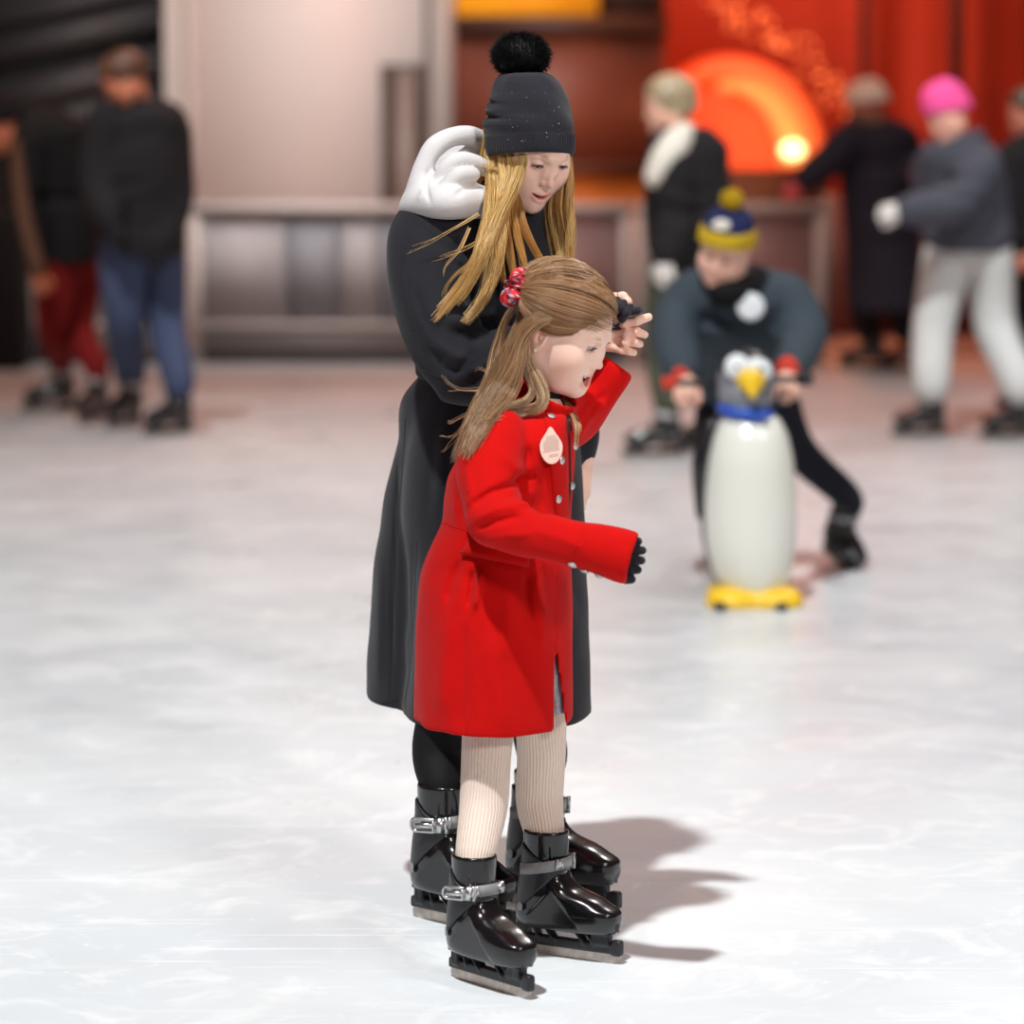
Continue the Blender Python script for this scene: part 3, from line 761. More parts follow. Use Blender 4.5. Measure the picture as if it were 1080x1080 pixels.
# folds of the sleeve and skirt
yc = 6.86
for p, w, am in [([(494, 530), (518, 513), (545, 505), (572, 502)], .0075, -.009), ([(497, 541), (522, 527), (552, 521), (570, 520)], .007, .006), ([(500, 550), (525, 540), (556, 533)], .0065, -.008),
                 ([(508, 562), (535, 553), (565, 548)], .007, .004), ([(493, 488), (497, 515), (494, 530)], .006, .004), ([(525, 470), (545, 490), (565, 497)], .010, .005),
                 ([(512, 575), (540, 583), (565, 588)], .006, -.004), ([(560, 545), (590, 552), (615, 562)], .008, .003),
                 ([(487, 590), (478, 612), (470, 640)], .008, -.007), ([(500, 598), (497, 622), (494, 643)], .0055, -.010), ([(507, 596), (505, 620), (498, 644)], .006, .010),
                 ([(555, 600), (556, 630), (560, 655)], .007, -.009), ([(566, 602), (570, 640), (574, 690)], .012, .006), ([(535, 602), (535, 650), (530, 700)], .014, .005),
                 ([(475, 640), (468, 700), (462, 758)], .016, .005), ([(490, 650), (488, 720), (486, 775)], .012, -.004), ([(515, 660), (525, 720), (535, 775)], .018, .005),
                 ([(476, 505), (484, 530), (488, 556)], .006, -.007), ([(469, 500), (474, 530), (480, 553)], .006, .005), ([(575, 470), (572, 510), (570, 545)], .008, -.004), ([(558, 470), (556, 500)], .008, -.006)]:
    Fd.fold([W(x, y, 6.8) for x, y in p], w, am * 1.3, yc)
for p, w, am in [([(620, 440), (628, 425), (640, 415)], .006, -.006), ([(610, 455), (622, 440), (630, 430)], .006, .005), ([(600, 440), (612, 430), (625, 418)], .006, -.006), ([(640, 400), (648, 385)], .004, -.003)]:
    Fd.fold([W(x, y, 7.09) for x, y in p], w, am, 7.14)
Fd.rough(55, .0010, 3)
Fd.loft([(z, cx, cy, rx - .014, ry - .014) for z, cx, cy, rx, ry in gr], 0, op='s', zcut=(.2, W(540, 640, 6.95)[2]))
coat = Fd.mesh(1)
girl_body = [GH.vf]
B = Field((-.18, 6.50, .15), (.24, 7.25, 1.16), .008)
B.chain([W(540, 600, 6.96), W(538, 540, 6.95), W(556, 460, 6.95), (.045, 6.95, 1.10)], [.085, .08, .085, .040], .04)
B.chain([sh, el, mid, wr - (wr - mid) * .35], [.035, .03, .025, .02], .03); B.chain([W(585, 450, 7.03), W(606, 441, 7.11), W(624, 420, 7.15), W(645, 397, 7.15)], [.035, .03, .022, .016], .03)
pR = GND(514, 1041) + V(0, 0, 0); pL = GND(594, 1009)
gs = (.86, .90, .94)
# skates first, so that the legs can run into them
person_girl = None
colb = None
sR = lambda p: pR + rot_m(math.radians(50), 0, 0) @ (V(*p) * V(*gs)); sL = lambda p: pL + rot_m(math.radians(30), 0, 0) @ (V(*p) * V(*gs))
legs = {}
for s_, hip, kn, sk, cf in (('R', W(520, 660, 6.88), W(513, 795, 6.85), sR, W(510, 850, 6.83)), ('L', W(560, 660, 7.0), W(571, 795, 7.02), sL, W(569, 845, 7.02))):
    an = sk((-.046, 0, .24)); lo_ = sk((-.046, 0, .15)); legs[s_] = (hip, kn, cf, an, lo_)
    B.chain([hip, kn, cf, an, lo_], [.045, .030, .028, .022, .018], .02)
for q in (sR, sL): B.cone(q((-.05, 0, .14)), q((.05, 0, .09)), .020, .016, .02)
bm = B.mesh(1)
girl_body.append(bm)
v, f = join(girl_body)
skc = np.tile(np.array(lin((.96, .8, .72))), (len(bm[0]), 1))
girl = mkobj('person', (v, f), M['skin'], base=gb, col=np.concatenate([GH.col, skc]))
tagit(girl, 'laughing long-haired girl in a red wool coat and cream tights, nearest of all', 'person')
GH.details(girl)
GC = Surf(coat)
coat_g = mkobj('coat', coat, M['red_wool'], girl, label='knee-length red wool coat with silver buttons')
TH = []
for s_ in 'RL':
    hip, kn, cf, an, lo_ = legs[s_]
    T = Field(np.min([hip, kn, an, lo_], 0) - .09, np.max([hip, kn, an, lo_], 0) + .09, .0035)
    T.limb([hip, W(517, 740, 6.87) if s_ == 'R' else W(569, 740, 7.02), kn, cf, an, lo_], [.062, .052, .047, .0455, .036, .026], .004)
    q = T.mesh(1); vv = q[0]
    axd = vv[:, 0] * 1.0
    TH.append(q)
vt, ft = join(TH)
ang = np.concatenate([np.arctan2(q[0][:, 1] - np.interp(q[0][:, 2], [an2[4][2], an2[3][2], an2[2][2], an2[1][2], an2[0][2]], [an2[4][1], an2[3][1], an2[2][1], an2[1][1], an2[0][1]]),
                                 q[0][:, 0] - np.interp(q[0][:, 2], [an2[4][2], an2[3][2], an2[2][2], an2[1][2], an2[0][2]], [an2[4][0], an2[3][0], an2[2][0], an2[1][0], an2[0][0]])) for q, an2 in zip(TH, (legs['R'], legs['L']))])
def ribbed(name, c0, c1, n):
    m = mat(name, c0, rough=.85, spec=.2, sheen=.05); nt = m.node_tree; N, L = nt.nodes, nt.links; b = N['Principled BSDF']
    a = N.new('ShaderNodeAttribute'); a.attribute_name = 'Col'; sp = N.new('ShaderNodeSeparateColor'); L.new(a.outputs['Color'], sp.inputs[0])
    def mth(op, x, y=None):
        k = N.new('ShaderNodeMath'); k.operation = op
        for i, q in ((0, x), (1, y)):
            if q is None: continue
            if isinstance(q, (int, float)): k.inputs[i].default_value = q
            else: L.new(q, k.inputs[i])
        return k.outputs[0]
    an = mth('ARCTAN2', mth('SUBTRACT', sp.outputs[1], .5), mth('SUBTRACT', sp.outputs[0], .5)); w = mth('ADD', mth('MULTIPLY', mth('COSINE', mth('MULTIPLY', an, n)), .5), .5)
    mx = N.new('ShaderNodeMix'); mx.data_type = 'RGBA'; L.new(mth('POWER', w, .6), mx.inputs[0]); mx.inputs[6].default_value = c1; mx.inputs[7].default_value = c0; L.new(mx.outputs[2], b.inputs['Base Color'])
    bp = N.new('ShaderNodeBump'); bp.inputs['Strength'].default_value = .6; bp.inputs['Distance'].default_value = .002; L.new(w, bp.inputs['Height']); L.new(bp.outputs[0], b.inputs['Normal']); return m
M['tights'] = ribbed('ribbed_tights', rgb(250, 232, 216), rgb(226, 202, 184), 44.0)
mkobj('tights', (vt, ft), M['tights'], girl, col=np.stack([.5 + .5 * np.cos(ang), .5 + .5 * np.sin(ang), 0 * ang], 1), label='cream ribbed tights')
skate(girl, 'R', pR, 50, gs); skate(girl, 'L', pL, 30, gs)
# dress lace seen in the coat's opening, dark roll neck
T = Field((-.16, 6.72, .45), (.17, 7.18, .85), .006)
sr = rings_px([(640, 465, 596, 6.95, .13), (700, 462, 598, 6.95, .16), (748, 460, 600, 6.95, .172)])
T.loft(sr, 0); T.loft([(z, cx, cy, rx - .01, ry - .01) for z, cx, cy, rx, ry in sr], 0, op='s', zcut=(.2, W(540, 665, 6.95)[2])); T.rough(60, .003, 5)
mkobj('skirt', T.mesh(1), M['lace'], girl, label='grey lace skirt edge showing in the coat opening')
nk = V(.045, 6.95, 1.10); hd = GH.to((-.030, 0, -.045)); ax = (hd - nk) / np.linalg.norm(hd - nk)
T = Field(nk - .12, hd + .1, .004); T.cone(nk - ax * .05, nk + ax * .055, .050, .046, 0); mkobj('roll_neck', T.mesh(1), M['black_jersey'], girl)
# collar
T = Field((-.06, 6.80, 1.0), (.18, 7.1, 1.26), .004)
cA, cB = W(562, 446, 6.945), W(580, 412, 6.93)
T.cone(cA, cB, .072, .062, 0); T.cone(cA + (cA - cB) * .2, cB + (cB - cA) * .6, .062, .053, .001, 's')
n_ = (cB - cA) / np.linalg.norm(cB - cA)
T.put((-.06, 6.8, 1.0), (.18, 7.1, 1.26), lambda X, Y, Z: (X - cB[0]) * n_[0] + (Y - cB[1]) * n_[1] + (Z - cB[2]) * n_[2] - .002, .004, 'i')
T.put((-.06, 6.8, 1.0), (.18, 7.1, 1.26), lambda X, Y, Z: -((X - cA[0]) * n_[0] + (Y - cA[1]) * n_[1] + (Z - cA[2]) * n_[2]) - .03, .004, 'i')
T.fold([W(555, 425, 6.88), W(572, 436, 6.87), W(586, 436, 6.88)], .004, -.003, 6.93)
T.rough(60, .001, 2); col_g = T.mesh(1); mkobj('collar', col_g, M['red_wool'], coat_g)
# seams, placket, pocket flap
S = GC
for l, r in [([(465, 551), (480, 556), (499, 562)], .0011), ([(493, 648), (492, 700), (492, 772)], .0009), ([(589, 500), (587, 548)], .0012), ([(586, 600), (586, 690)], .0012),
             ([(497, 452), (493, 490), (493, 520)], .0012), ([(617, 553), (612, 568), (603, 583), (599, 592)], .0010), ([(621, 554), (616, 569), (607, 584)], .0008),
             ([(548, 452), (560, 475), (565, 505), (560, 545)], .0010)]:
    mkobj('seam', S.line(l, r), M['red_wool'], coat_g)
mkobj('placket', patch(TS, [(574, 440), (596, 437), (600, 548), (586, 548)], .0005, .0035, 6, 24), M['red_wool'], coat_g)
mkobj('pocket_flap', patch(TS, [(503, 560), (560, 572), (556, 598), (488, 585)], .006, .006, 12, 5), M['red_wool'], coat_g)
for (x, y) in [(581, 441), (590.5, 485), (587, 526), (606, 470), (602.5, 512), (604, 595), (617, 602.5), (632, 606.5)]:
    l, n = S.hit(x, y)
    dx = 0
    while l is None and dx < 14: dx += 1.0; l, n = S.hit(x - dx * (1 if y < 590 else 0), y - dx * (0 if y < 590 else 1))
    if l is None: continue
    if x > 600 and y < 590: n = V(.75, -.65, 0)
    mkobj('button', disc_on(l + n * (.004 if x < 600 else .001), n, .0082, .003, 20, .5), M['button'], coat_g)
C2 = Surf(col_g)
l, n = C2.hit(548, 420) if C2.hit(548, 420)[0] is not None else S.hit(538, 445)
mkobj('button', disc_on(W(538, 407, 6.862), (-.2, -1, .35), .0075, .003, 18, .6), M['button'], coat_g)
# zip
zl = [W(597, 434, 6.862), W(600, 470, 6.828), W(601, 540, 6.82)]
z_l = S.line([(597.5, 436), (600, 470), (600.5, 510), (598, 545)], .0014, lift=.002)
zo = mkobj('zip', z_l, M['zip'], coat_g)
l, n = S.hit(598, 440); l2, n2 = S.hit(601, 455)
if l is not None and l2 is not None: mkobj('zip_puller', tube([l + n * .005, l2 + n2 * .004], [.0022, .0014, .002], 8), M['zip'], coat_g)
# teardrop card pinned to the chest, with fine printed lines
ol = []
for a in np.linspace(0, 2 * math.pi, 40, endpoint=False):
    x, y = math.sin(a), -math.cos(a); q = sstep(-.1, 1.0, y) if y > -.1 else 0
    ol.append((x * (1 - .55 * q ** 1.5) * .64, y * (.97 + (.10 * q))))
l, n = S.hit(580, 470); n = V(.22, -1, .18); n /= np.linalg.norm(n); l = l + V(.002, -.012, 0)
for (x, y) in ((572, 470), (588, 470), (580, 455), (580, 484)):
    l3, n3 = S.hit(x, y)
    if l3 is not None: l[1] = min(l[1], l3[1] - .004)
cv = disc_on(l, n, .0345, .0012, pts=ol, dome=0)
card = mkobj('paper_tag', cv, M['card'], coat_g, smooth=False, label='pale pink teardrop paper tag')
upx = np.cross(V(0, 0, 1), n); upx /= np.linalg.norm(upx); upz = np.cross(n, upx)
ln = []
for i in range(12):
    z = .019 - i * .0031; hw = .62 * .0345 * math.sqrt(max(0, 1 - (z / .034) ** 2)) * (.82 if z < .01 else .6); hw *= rng.uniform(.85, 1)
    if i > 9: z -= .004; hw = .009
    o = .004 if i > 9 else 0
    c_ = l + n * .0014
    ln.append(boxm(c_ + upx * o + upz * z, (hw, .0002, .00035), np.stack([upx * .98 + upz * .17, n, upz], 1)))
mkobj('print', join(ln), M['ink'], card, smooth=False)
# gloves: the right one peeps out of the cuff, the left one lies in the woman's hand
T = Field((.12, 6.46, .76), (.34, 6.70, .98), .0022)
tips = [(673, 571, 6.62), (677.5, 580.5, 6.615), (676.5, 591, 6.61), (672.5, 601, 6.61), (666, 611, 6.61)]
for i, t in enumerate(tips):
    b_ = W(650, 578 + 4 * i, 6.625); m_ = W(t[0] - 6, t[1], t[2])
    T.chain([b_, m_, W(*t)], [.010, .0088, .0080 if i < 4 else .0085], .002)
T.chain([W(632, 581, 6.62), W(643, 585, 6.62)], [.026, .022], .01)
mkobj('glove', T.mesh(1), M['black_knit'], girl)
T = Field((.12, 7.0, 1.22), (.34, 7.20, 1.42), .002)
for a, b_, r in [((651, 316.5), (645, 322), .0080), ((658, 319.5), (650, 329), .0082), ((665, 324), (656, 337), .0084), ((675, 326.5), (669.5, 329), .0078)]:
    T.chain([W(*a, 7.065), W((a[0] + b_[0]) / 2, (a[1] + b_[1]) / 2, 7.052), W(*b_, 7.07)], [r * .92, r, r * .95], .0015)
T.chain([W(649, 335, 7.10), W(652, 360, 7.115), W(652, 372, 7.12)], [.018, .020, .020], .01)
T.chain([W(650, 325, 7.09), W(668, 328, 7.085)], [.010, .009], .004)
mkobj('glove', T.mesh(1), M['black_knit'], girl)
# earring
e = GH.to((-.002, -.084, -.036)); mkobj('earring', uvball(e, .0028, 12, 8), M['pearl'], girl)

# hair: swept back from the hairline to the scrunchie, the rest over the shoulder
def scalp_cap(Hd, add, cut, h=.0035):
    T = Field((-.13, -.1, -.13), (.12, .1, .15), h); T.ell((-.012, 0, .038), (.101 + add, .0785 + add, .083 + add), 0)
    T.put((-.13, -.1, -.13), (.12, .1, .15), cut, .006, 'i')
    v, f = T.mesh(1); return Hd.to(v), f
cap = scalp_cap(GH, .001, lambda X, Y, Z: np.maximum((X * .9 - .050 - .55 * np.maximum(Z - .03, 0) ), (.020 - Z + np.abs(X + .02) * .80 - np.where(X < -.03, 1.9, 0) * np.abs(X + .03))) + 0 * Y)
tie = GH.inv(W(551, 307, 6.90)); tie = GH.scalp(tie - V(-.012, 0, .038), add=.006)
tied = (tie - V(-.012, 0, .038)); tied /= np.linalg.norm(tied)
sw = []
hg = np.random.default_rng(5)
NS = 3600
for i in range(NS):
    sg = 1 if i % 2 else -1; t = hg.uniform(0, 1)
    # hairline from forehead centre to the temple in front of the ear
    ang = t * 1.35; p0 = V(.090 - .035 * t ** 1.6, sg * (.010 + .070 * math.sin(ang)), .086 - .062 * t ** 1.4) + hg.normal(0, .0012, 3)
    d0 = p0 - V(-.012, 0, .038); d0 /= np.linalg.norm(d0)
    s_ = np.linspace(0, 1, 14)[:, None]; dd = d0 * (1 - s_) + tied * s_
    if i % 3 == 0:   # strands rooted all over the crown
        d0 = hg.normal(size=3); d0[2] = abs(d0[2]) * .9 + .1; d0 /= np.linalg.norm(d0); dd = d0 * (1 - s_) + tied * s_
    # lower strands sag below the straight way back
    if sg < 0: dd[:, 2] -= (np.sin(s_[:, 0] * math.pi) * .22 * t) * (i % 3 != 0)
    p = GH.scalp(dd, add=hg.uniform(.003, .010) + .004 * np.sin(s_ * math.pi))
    sw.append(GH.to(p))
sw = np.array(sw); rr = np.tile(np.array([.0003, .0006] + [.00072] * 12), (NS, 1))
vv, ff = tubes(sw, rr, 3); hc0, hc1 = np.array(lin((.42, .28, .18))), np.array(lin((.82, .64, .46)))
mix = np.clip(hg.normal(.45, .28, (NS, 1)), 0, 1); cc = np.repeat(hc0 * (1 - mix) + hc1 * mix, 42, 0)
gcol = ((110, 74, 46), (224, 182, 136))
SF = Surf(join([coat, col_g]))
ge = GH.to((-.02, -.090, .02))
G1 = [drape(g, SF, .010) for g in [
    [(620, 332, 6.88), (600, 337, 6.86), (575, 336, 6.84), (553, 352, 6.84), (543, 378, 6.84), (530, 405, 6.84), (508, 440, 6.84), (490, 480, 6.84)],
    [(610, 328, 6.88), (585, 331, 6.85), (560, 337, 6.84), (546, 358, 6.84), (536, 382, 6.84), (520, 412, 6.84), (500, 445, 6.84), (484, 484, 6.84)],
    [(590, 325, 6.86), (568, 335, 6.85), (548, 355, 6.85), (530, 385, 6.85), (510, 420, 6.85), (494, 455, 6.85), (480, 488, 6.85)],
    [(556, 318, 6.90), (545, 345, 6.90), (534, 372, 6.89), (520, 402, 6.88), (505, 432, 6.87), (490, 462, 6.86), (478, 488, 6.86)],
    [(548, 315, 6.96), (533, 338, 6.98), (526, 365, 6.98), (520, 395, 6.95), (506, 425, 6.93), (492, 455, 6.9), (481, 480, 6.88)],
    [(575, 336, 6.85), (556, 350, 6.84), (549, 372, 6.84), (541, 396, 6.84), (530, 420, 6.84), (512, 448, 6.83), (496, 478, 6.83)],
    [(562, 340, 6.87), (550, 360, 6.86), (545, 385, 6.85), (541, 407, 6.85), (524, 430, 6.85), (505, 455, 6.84), (490, 487, 6.84)],
]]
h1 = strands(G1, 330, .0135, (.00062, .0003), 20, gcol, .006, 1, (.5, .55, .6, 1.0, 1.1, 1.1, 1, .8, .7), .2)
G2 = [drape(g, SF, .008) for g in [
    [(550, 356, 6.87), (553, 376, 6.87), (562, 395, 6.86), (570, 415, 6.855), (566, 428, 6.85), (545, 432, 6.85), (520, 437, 6.84), (503, 455, 6.83)],
    [(553, 362, 6.88), (558, 382, 6.87), (570, 400, 6.86), (576, 418, 6.86), (568, 432, 6.85), (548, 436, 6.85), (522, 444, 6.84)],
    [(554, 360, 6.87), (554, 376, 6.87), (556, 392, 6.86), (562, 412, 6.86), (552, 424, 6.85), (528, 430, 6.85), (508, 446, 6.84), (497, 470, 6.83)]]]
h2 = strands(G2, 170, .009, (.00062, .0003), 18, ((118, 82, 54), (232, 198, 156)), .004, 2, (1, 1, .9, .8, .8, .8, .8), .2)
G3 = [[W(594, 420, 6.97), W(603, 436, 6.90), W(608, 452, 6.87), W(607, 474, 6.86)], [W(597, 422, 6.97), W(606, 436, 6.93), W(611, 450, 6.9), W(609, 466, 6.9)]]
h3 = strands(G3, 30, .004, (.0006, .0003), 14, gcol, .002, 3)
fly = [np.array([W(x, y, 6.86) + hg.normal(0, .004, 3) for x, y in g]) for g in [
    [(515, 408), (495, 412), (478, 404), (466, 398)], [(510, 412), (490, 416), (470, 411)], [(500, 430), (480, 440), (468, 443)], [(492, 448), (475, 458), (460, 463)], [(488, 455), (472, 470), (468, 476)],
    [(520, 395), (508, 390), (500, 395)], [(560, 290), (590, 286), (618, 296), (640, 318)], [(620, 300), (634, 306), (640, 318)], [(600, 292), (622, 299), (636, 312)],
    [(626, 335), (628, 345), (627, 358)]]]
h4 = strands(fly, 4, .004, (.0005, .0002), 14, ((150, 110, 80), (220, 180, 140)), .004, 4)
hv, hf, hcc = joinc([(vv, ff, cc), h1, h2, h3, h4, (cap[0], cap[1], np.tile(np.array(lin((.36, .24, .15))), (len(cap[0]), 1)))])
mkobj('hair', (hv, hf), M['hair'], girl, col=hcc, label='long light brown hair, half tied back')
# scrunchie: a ruffled band of thin cloth around the tied lock
NU, NV = 150, 14; tc = GH.to(GH.scalp(tie - V(-.012, 0, .038), add=.014))
ax3 = GH.R @ tied; ax1 = np.cross(ax3, V(0, 1, .2)); ax1 /= np.linalg.norm(ax1); ax2 = np.cross(ax3, ax1)
sv, scol = [], []
for i in range(NU):
    a = i / NU * 2 * math.pi
    for j in range(NV):
        b = j / NV * 2 * math.pi
        ruf = math.sin(a * 11 + .8 * math.sin(a * 3)); q = .0100 + .0048 * ruf + .0030 * math.sin(a * 5 + 2)
        R0 = .0155 + .004 * math.sin(a * 2)
        p = tc + (ax1 * math.cos(a) * 1.25 + ax2 * math.sin(a) * .8) * (R0 + q * math.cos(b)) + ax3 * (q * math.sin(b) * 1.15 + .004 * math.cos(a * 11))
        sv.append(p); nn = mnoise(Vector(p) * 150); n2 = mnoise(Vector(p) * 150 + Vector((9, 3, 1)))
        scol.append(lin((.86, .10, .13)) if nn < .12 else (lin((.10, .10, .24)) if n2 < .16 else lin((.92, .80, .84))))
sf = [[i * NV + j, i * NV + (j + 1) % NV, ((i + 1) % NU) * NV + (j + 1) % NV, ((i + 1) % NU) * NV + j] for i in range(NU) for j in range(NV)]
M['plaid'] = mat('plaid', attr=True, rough=.55)
mkobj('scrunchie', (np.array(sv), np.array(sf)), M['plaid'], girl, col=np.array(scol), label='red and navy plaid scrunchie')
# ================================================================== THE WOMAN IN BLACK
wb = GND(545, 962)
nW = W(528, 222, 7.38)
WH = Head((.0335, 7.30, 1.577), (54.7, 31, -2.7), .98, smile=.52, lid=.0042, down=.0018, full=.25, gaze=(0, -.22), skin=(252, 208, 188), brow=(150, 112, 84), lip=(208, 92, 88),
          blush=(232, 138, 120), neck_w=nW, neck_r=.044)
# beanie: a knitted loft with a ribbed turn-up and a slouch crease at the back
hat_rows = [(166, 511.5, 604, 0), (160, 511, 605.5, 0), (148, 511, 606, 0), (142, 511, 606, 0), (134, 510, 606, 0), (126, 511, 605, 0), (120, 513, 603.5, 0), (112, 513, 601, 0), (104, 514, 598.5, 0), (97, 517, 595.5, 0), (90, 519.5, 592, 0), (84, 522, 587, 0), (79, 527, 580, 0), (76.5, 536, 570, 0), (75.5, 550, 556, 0)]
hy = 7.30; zz = np.array([W(558, r[0], hy)[2] for r in hat_rows]); xl = np.array([W(r[1], 120, hy)[0] for r in hat_rows]); xr = np.array([W(r[2], 120, hy)[0] for r in hat_rows])
NR, NA = 90, 360
zq = np.linspace(0, 1, NR); rows = np.interp(zq, np.linspace(0, 1, len(hat_rows)), np.arange(len(hat_rows)))
idx = np.arange(len(hat_rows)); z_ = np.interp(rows, idx, zz); cx_ = np.interp(rows, idx, (xl + xr) / 2); rx_ = smooth_interp(rows, idx, (xr - xl) / 2)
z_ = smooth_interp(rows, idx, zz)
hv = []
for i in range(NR):
    a = np.arange(NA) / NA * 2 * math.pi
    rim = rows[i] < 2.6
    rib = (.0010 * np.cos(a * 80)) if rim else .0002 * np.cos(a * 80)
    g_ = -.0006 if not rim else 0
    da = np.mod(a - 3.45 + math.pi, 2 * math.pi) - math.pi; back = np.exp(-(da / .55) ** 2)
    cr = back * (-.008 * np.exp(-((rows[i] - 5.4 + .7 * da) / .35) ** 2) + .004 * np.exp(-((rows[i] - 4.6 + .5 * da) / .5) ** 2) + .004 * np.exp(-((rows[i] - 6.5 + .5 * da) / .6) ** 2) - .006 * np.exp(-((rows[i] - 7.6 + .9 * da) / .4) ** 2))
    gather = .0022 * np.cos(a * 9 + .6) * max(0, (rows[i] - 8.5) / 5) + .0010 * np.sin(a * 5 + rows[i])
    r = rx_[i] + rib + cr + gather + g_; ry = (rx_[i] * 1.13) + rib + cr + gather + g_
    tilt = -.04 * (1 - i / NR)   # rim sits lower at the nape
    x = cx_[i] + r * np.cos(a); y = hy - .008 + ry * np.sin(a); z = z_[i] + (x - cx_[i]) * .02 - (y - hy) * (.13) * (1 - i / NR) ** 2
    hv.append(np.stack([x, y, z], 1))
hvv = np.concatenate(hv); ii = np.arange(NR - 1)[:, None] * NA; jj = np.arange(NA)[None]
hf = np.stack([ii + jj, ii + (jj + 1) % NA, ii + NA + (jj + 1) % NA, ii + NA + jj], -1).reshape(-1, 4)
# turned-in inner lip
lip = hv[0] + (V(cx_[0], hy, z_[0]) - hv[0]) * .07; lip2 = lip + V(0, 0, .035)
base_n = len(hvv); hvv = np.concatenate([hvv, lip, lip2]); j1 = np.arange(NA); j2 = (j1 + 1) % NA
hf = np.concatenate([hf, np.stack([j2, j1, base_n + j1, base_n + j2], 1), np.stack([base_n + j2, base_n + j1, base_n + NA + j1, base_n + NA + j2], 1)])
# the skull stays inside the beanie
hv_, hf_ = hvv, hf
cc_ = np.array([q.mean(0) for q in hv]); r_in = [(np.ptp(q[:, 0]) / 2 - .011, np.ptp(q[:, 1]) / 2 - .011) for q in hv]
sv_, sf_ = WH.vf; zc = cc_[:, 2]; sv_ = sv_.copy()
top = sv_[:, 2] + (sv_[:, 1] - hy) * .13 > zc[0] + .001
q = sv_[top]; k = np.clip(np.searchsorted(zc, q[:, 2]), 0, len(zc) - 1)
k0 = np.clip(np.searchsorted(zc, q[:, 2] + (q[:, 1] - hy) * .13), 0, len(zc) - 1); k = k0
rx1 = np.array([r_in[i][0] for i in k]); ry1 = np.array([r_in[i][1] for i in k]); c1 = cc_[k]
m_ = np.sqrt(((q[:, 0] - c1[:, 0]) / rx1) ** 2 + ((q[:, 1] - c1[:, 1]) / ry1) ** 2); sc_ = np.where(m_ > 1, 1 / m_, 1)
q[:, 0] = c1[:, 0] + (q[:, 0] - c1[:, 0]) * sc_; q[:, 1] = c1[:, 1] + (q[:, 1] - c1[:, 1]) * sc_
sv_[top] = q; WH.vf = (sv_, sf_)
wr_ = rings_px([(214, 488, 568, 7.38, .075), (224, 455, 578, 7.39, .13), (240, 440, 583, 7.40, .17), (270, 436, 586, 7.40, .18), (320, 440, 588, 7.40, .175), (360, 447, 590, 7.40, .155), (388, 449, 592, 7.40, .145),
                (415, 440, 602, 7.40, .165), (466, 430, 611, 7.40, .19), (531, 424, 616, 7.40, .205), (604, 430, 619, 7.40, .215), (686, 428, 622, 7.40, .23), (752, 424, 624, 7.40, .24)])
rear = rings_px([(388, 449, 560, 7.42, .13), (415, 427, 570, 7.44, .15), (466, 419, 575, 7.48, .17), (531, 404, 580, 7.52, .18), (604, 394, 580, 7.54, .19), (686, 388, 580, 7.56, .20), (735, 386, 580, 7.57, .20)])
Fd = Field((-.34, 7.0, .34), (.30, 7.82, 1.72), .0062)
Fd.loft(wr_, 0); Fd.loft(rear, .012)
s1, e1, m1, w1 = W(458, 252, 7.26), W(492, 392, 7.14), W(560, 372, 7.13), W(622, 352, 7.13)
Fd.limb([W(480, 240, 7.32), s1, W(452, 290, 7.21), W(462, 345, 7.16), e1], [.075, .074, .066, .060, .060], .03)
Fd.limb([e1, m1, w1], [.058, .046, .036], .03)
s2, e2, w2 = W(556, 256, 7.55), W(596, 400, 7.58), W(610, 478, 7.50)
Fd.limb([W(545, 245, 7.5), s2, W(577, 330, 7.60), e2, w2], [.07, .066, .056, .050, .034], .03)
yc = 7.25
for p, w, am in [([(455, 355), (478, 372), (500, 376)], .009, .008), ([(450, 362), (470, 386), (500, 392)], .007, -.008), ([(470, 345), (500, 357), (528, 352)], .008, -.008), ([(462, 330), (495, 340), (530, 332)], .010, .007),
                 ([(480, 395), (505, 385), (530, 372)], .007, .007), ([(490, 405), (515, 392), (532, 380)], .006, -.006), ([(436, 300), (445, 330), (460, 350)], .007, -.006), ([(430, 275), (434, 310), (446, 345)], .008, .005),
                 ([(500, 420), (510, 395), (515, 370)], .006, .006), ([(475, 400), (488, 380), (505, 365)], .005, -.006), ([(445, 245), (470, 262), (500, 268)], .010, -.004),
                 ([(455, 400), (452, 470), (446, 560)], .014, -.007), ([(466, 400), (464, 470), (458, 560)], .016, .006), ([(436, 420), (432, 470), (428, 540)], .010, .005)]:
    Fd.fold([W(x, y, 7.14) for x, y in p], w, am * 1.05, yc)
# the vent: a step between the front panel and the back panel
Fd.fold([W(438, 560, 7.3), W(436, 640, 7.3), W(431, 720, 7.3), W(426, 775, 7.3)], .008, -.006, 7.46)
Fd.fold([W(420, 470, 7.3), W(414, 600, 7.3), W(410, 745, 7.3)], .004, -.004, 7.5)
Fd.fold([W(398, 600, 7.3), W(395, 745, 7.3)], .010, .004, 7.5)
Fd.rough(48, .0012, 8)
zi = W(540, 660, 7.4)[2]
for q in (wr_, rear): Fd.loft([(z, cx, cy, rx - .018, ry - .018) for z, cx, cy, rx, ry in q], 0, op='s', zcut=(.2, zi))
coat = Fd.mesh(1)
pR = GND(435, 966) + rot_m(math.radians(42), 0, 0) @ V(.128, 0, 0); pL = GND(651, 968) - rot_m(math.radians(32), 0, 0) @ V(.145, 0, 0)
ws = (1.0, 1.0, 1.08)
sR = lambda p: pR + rot_m(math.radians(42), 0, 0) @ (V(*p) * V(*ws)); sL = lambda p: pL + rot_m(math.radians(32), 0, 0) @ (V(*p) * V(*ws))
B = Field((-.25, 7.0, .03), (.25, 7.75, 1.50), .009)
B.chain([W(530, 560, 7.42), W(525, 430, 7.4), W(525, 290, 7.4), W(522, 240, 7.4), nW], [.10, .09, .10, .09, .044], .04)
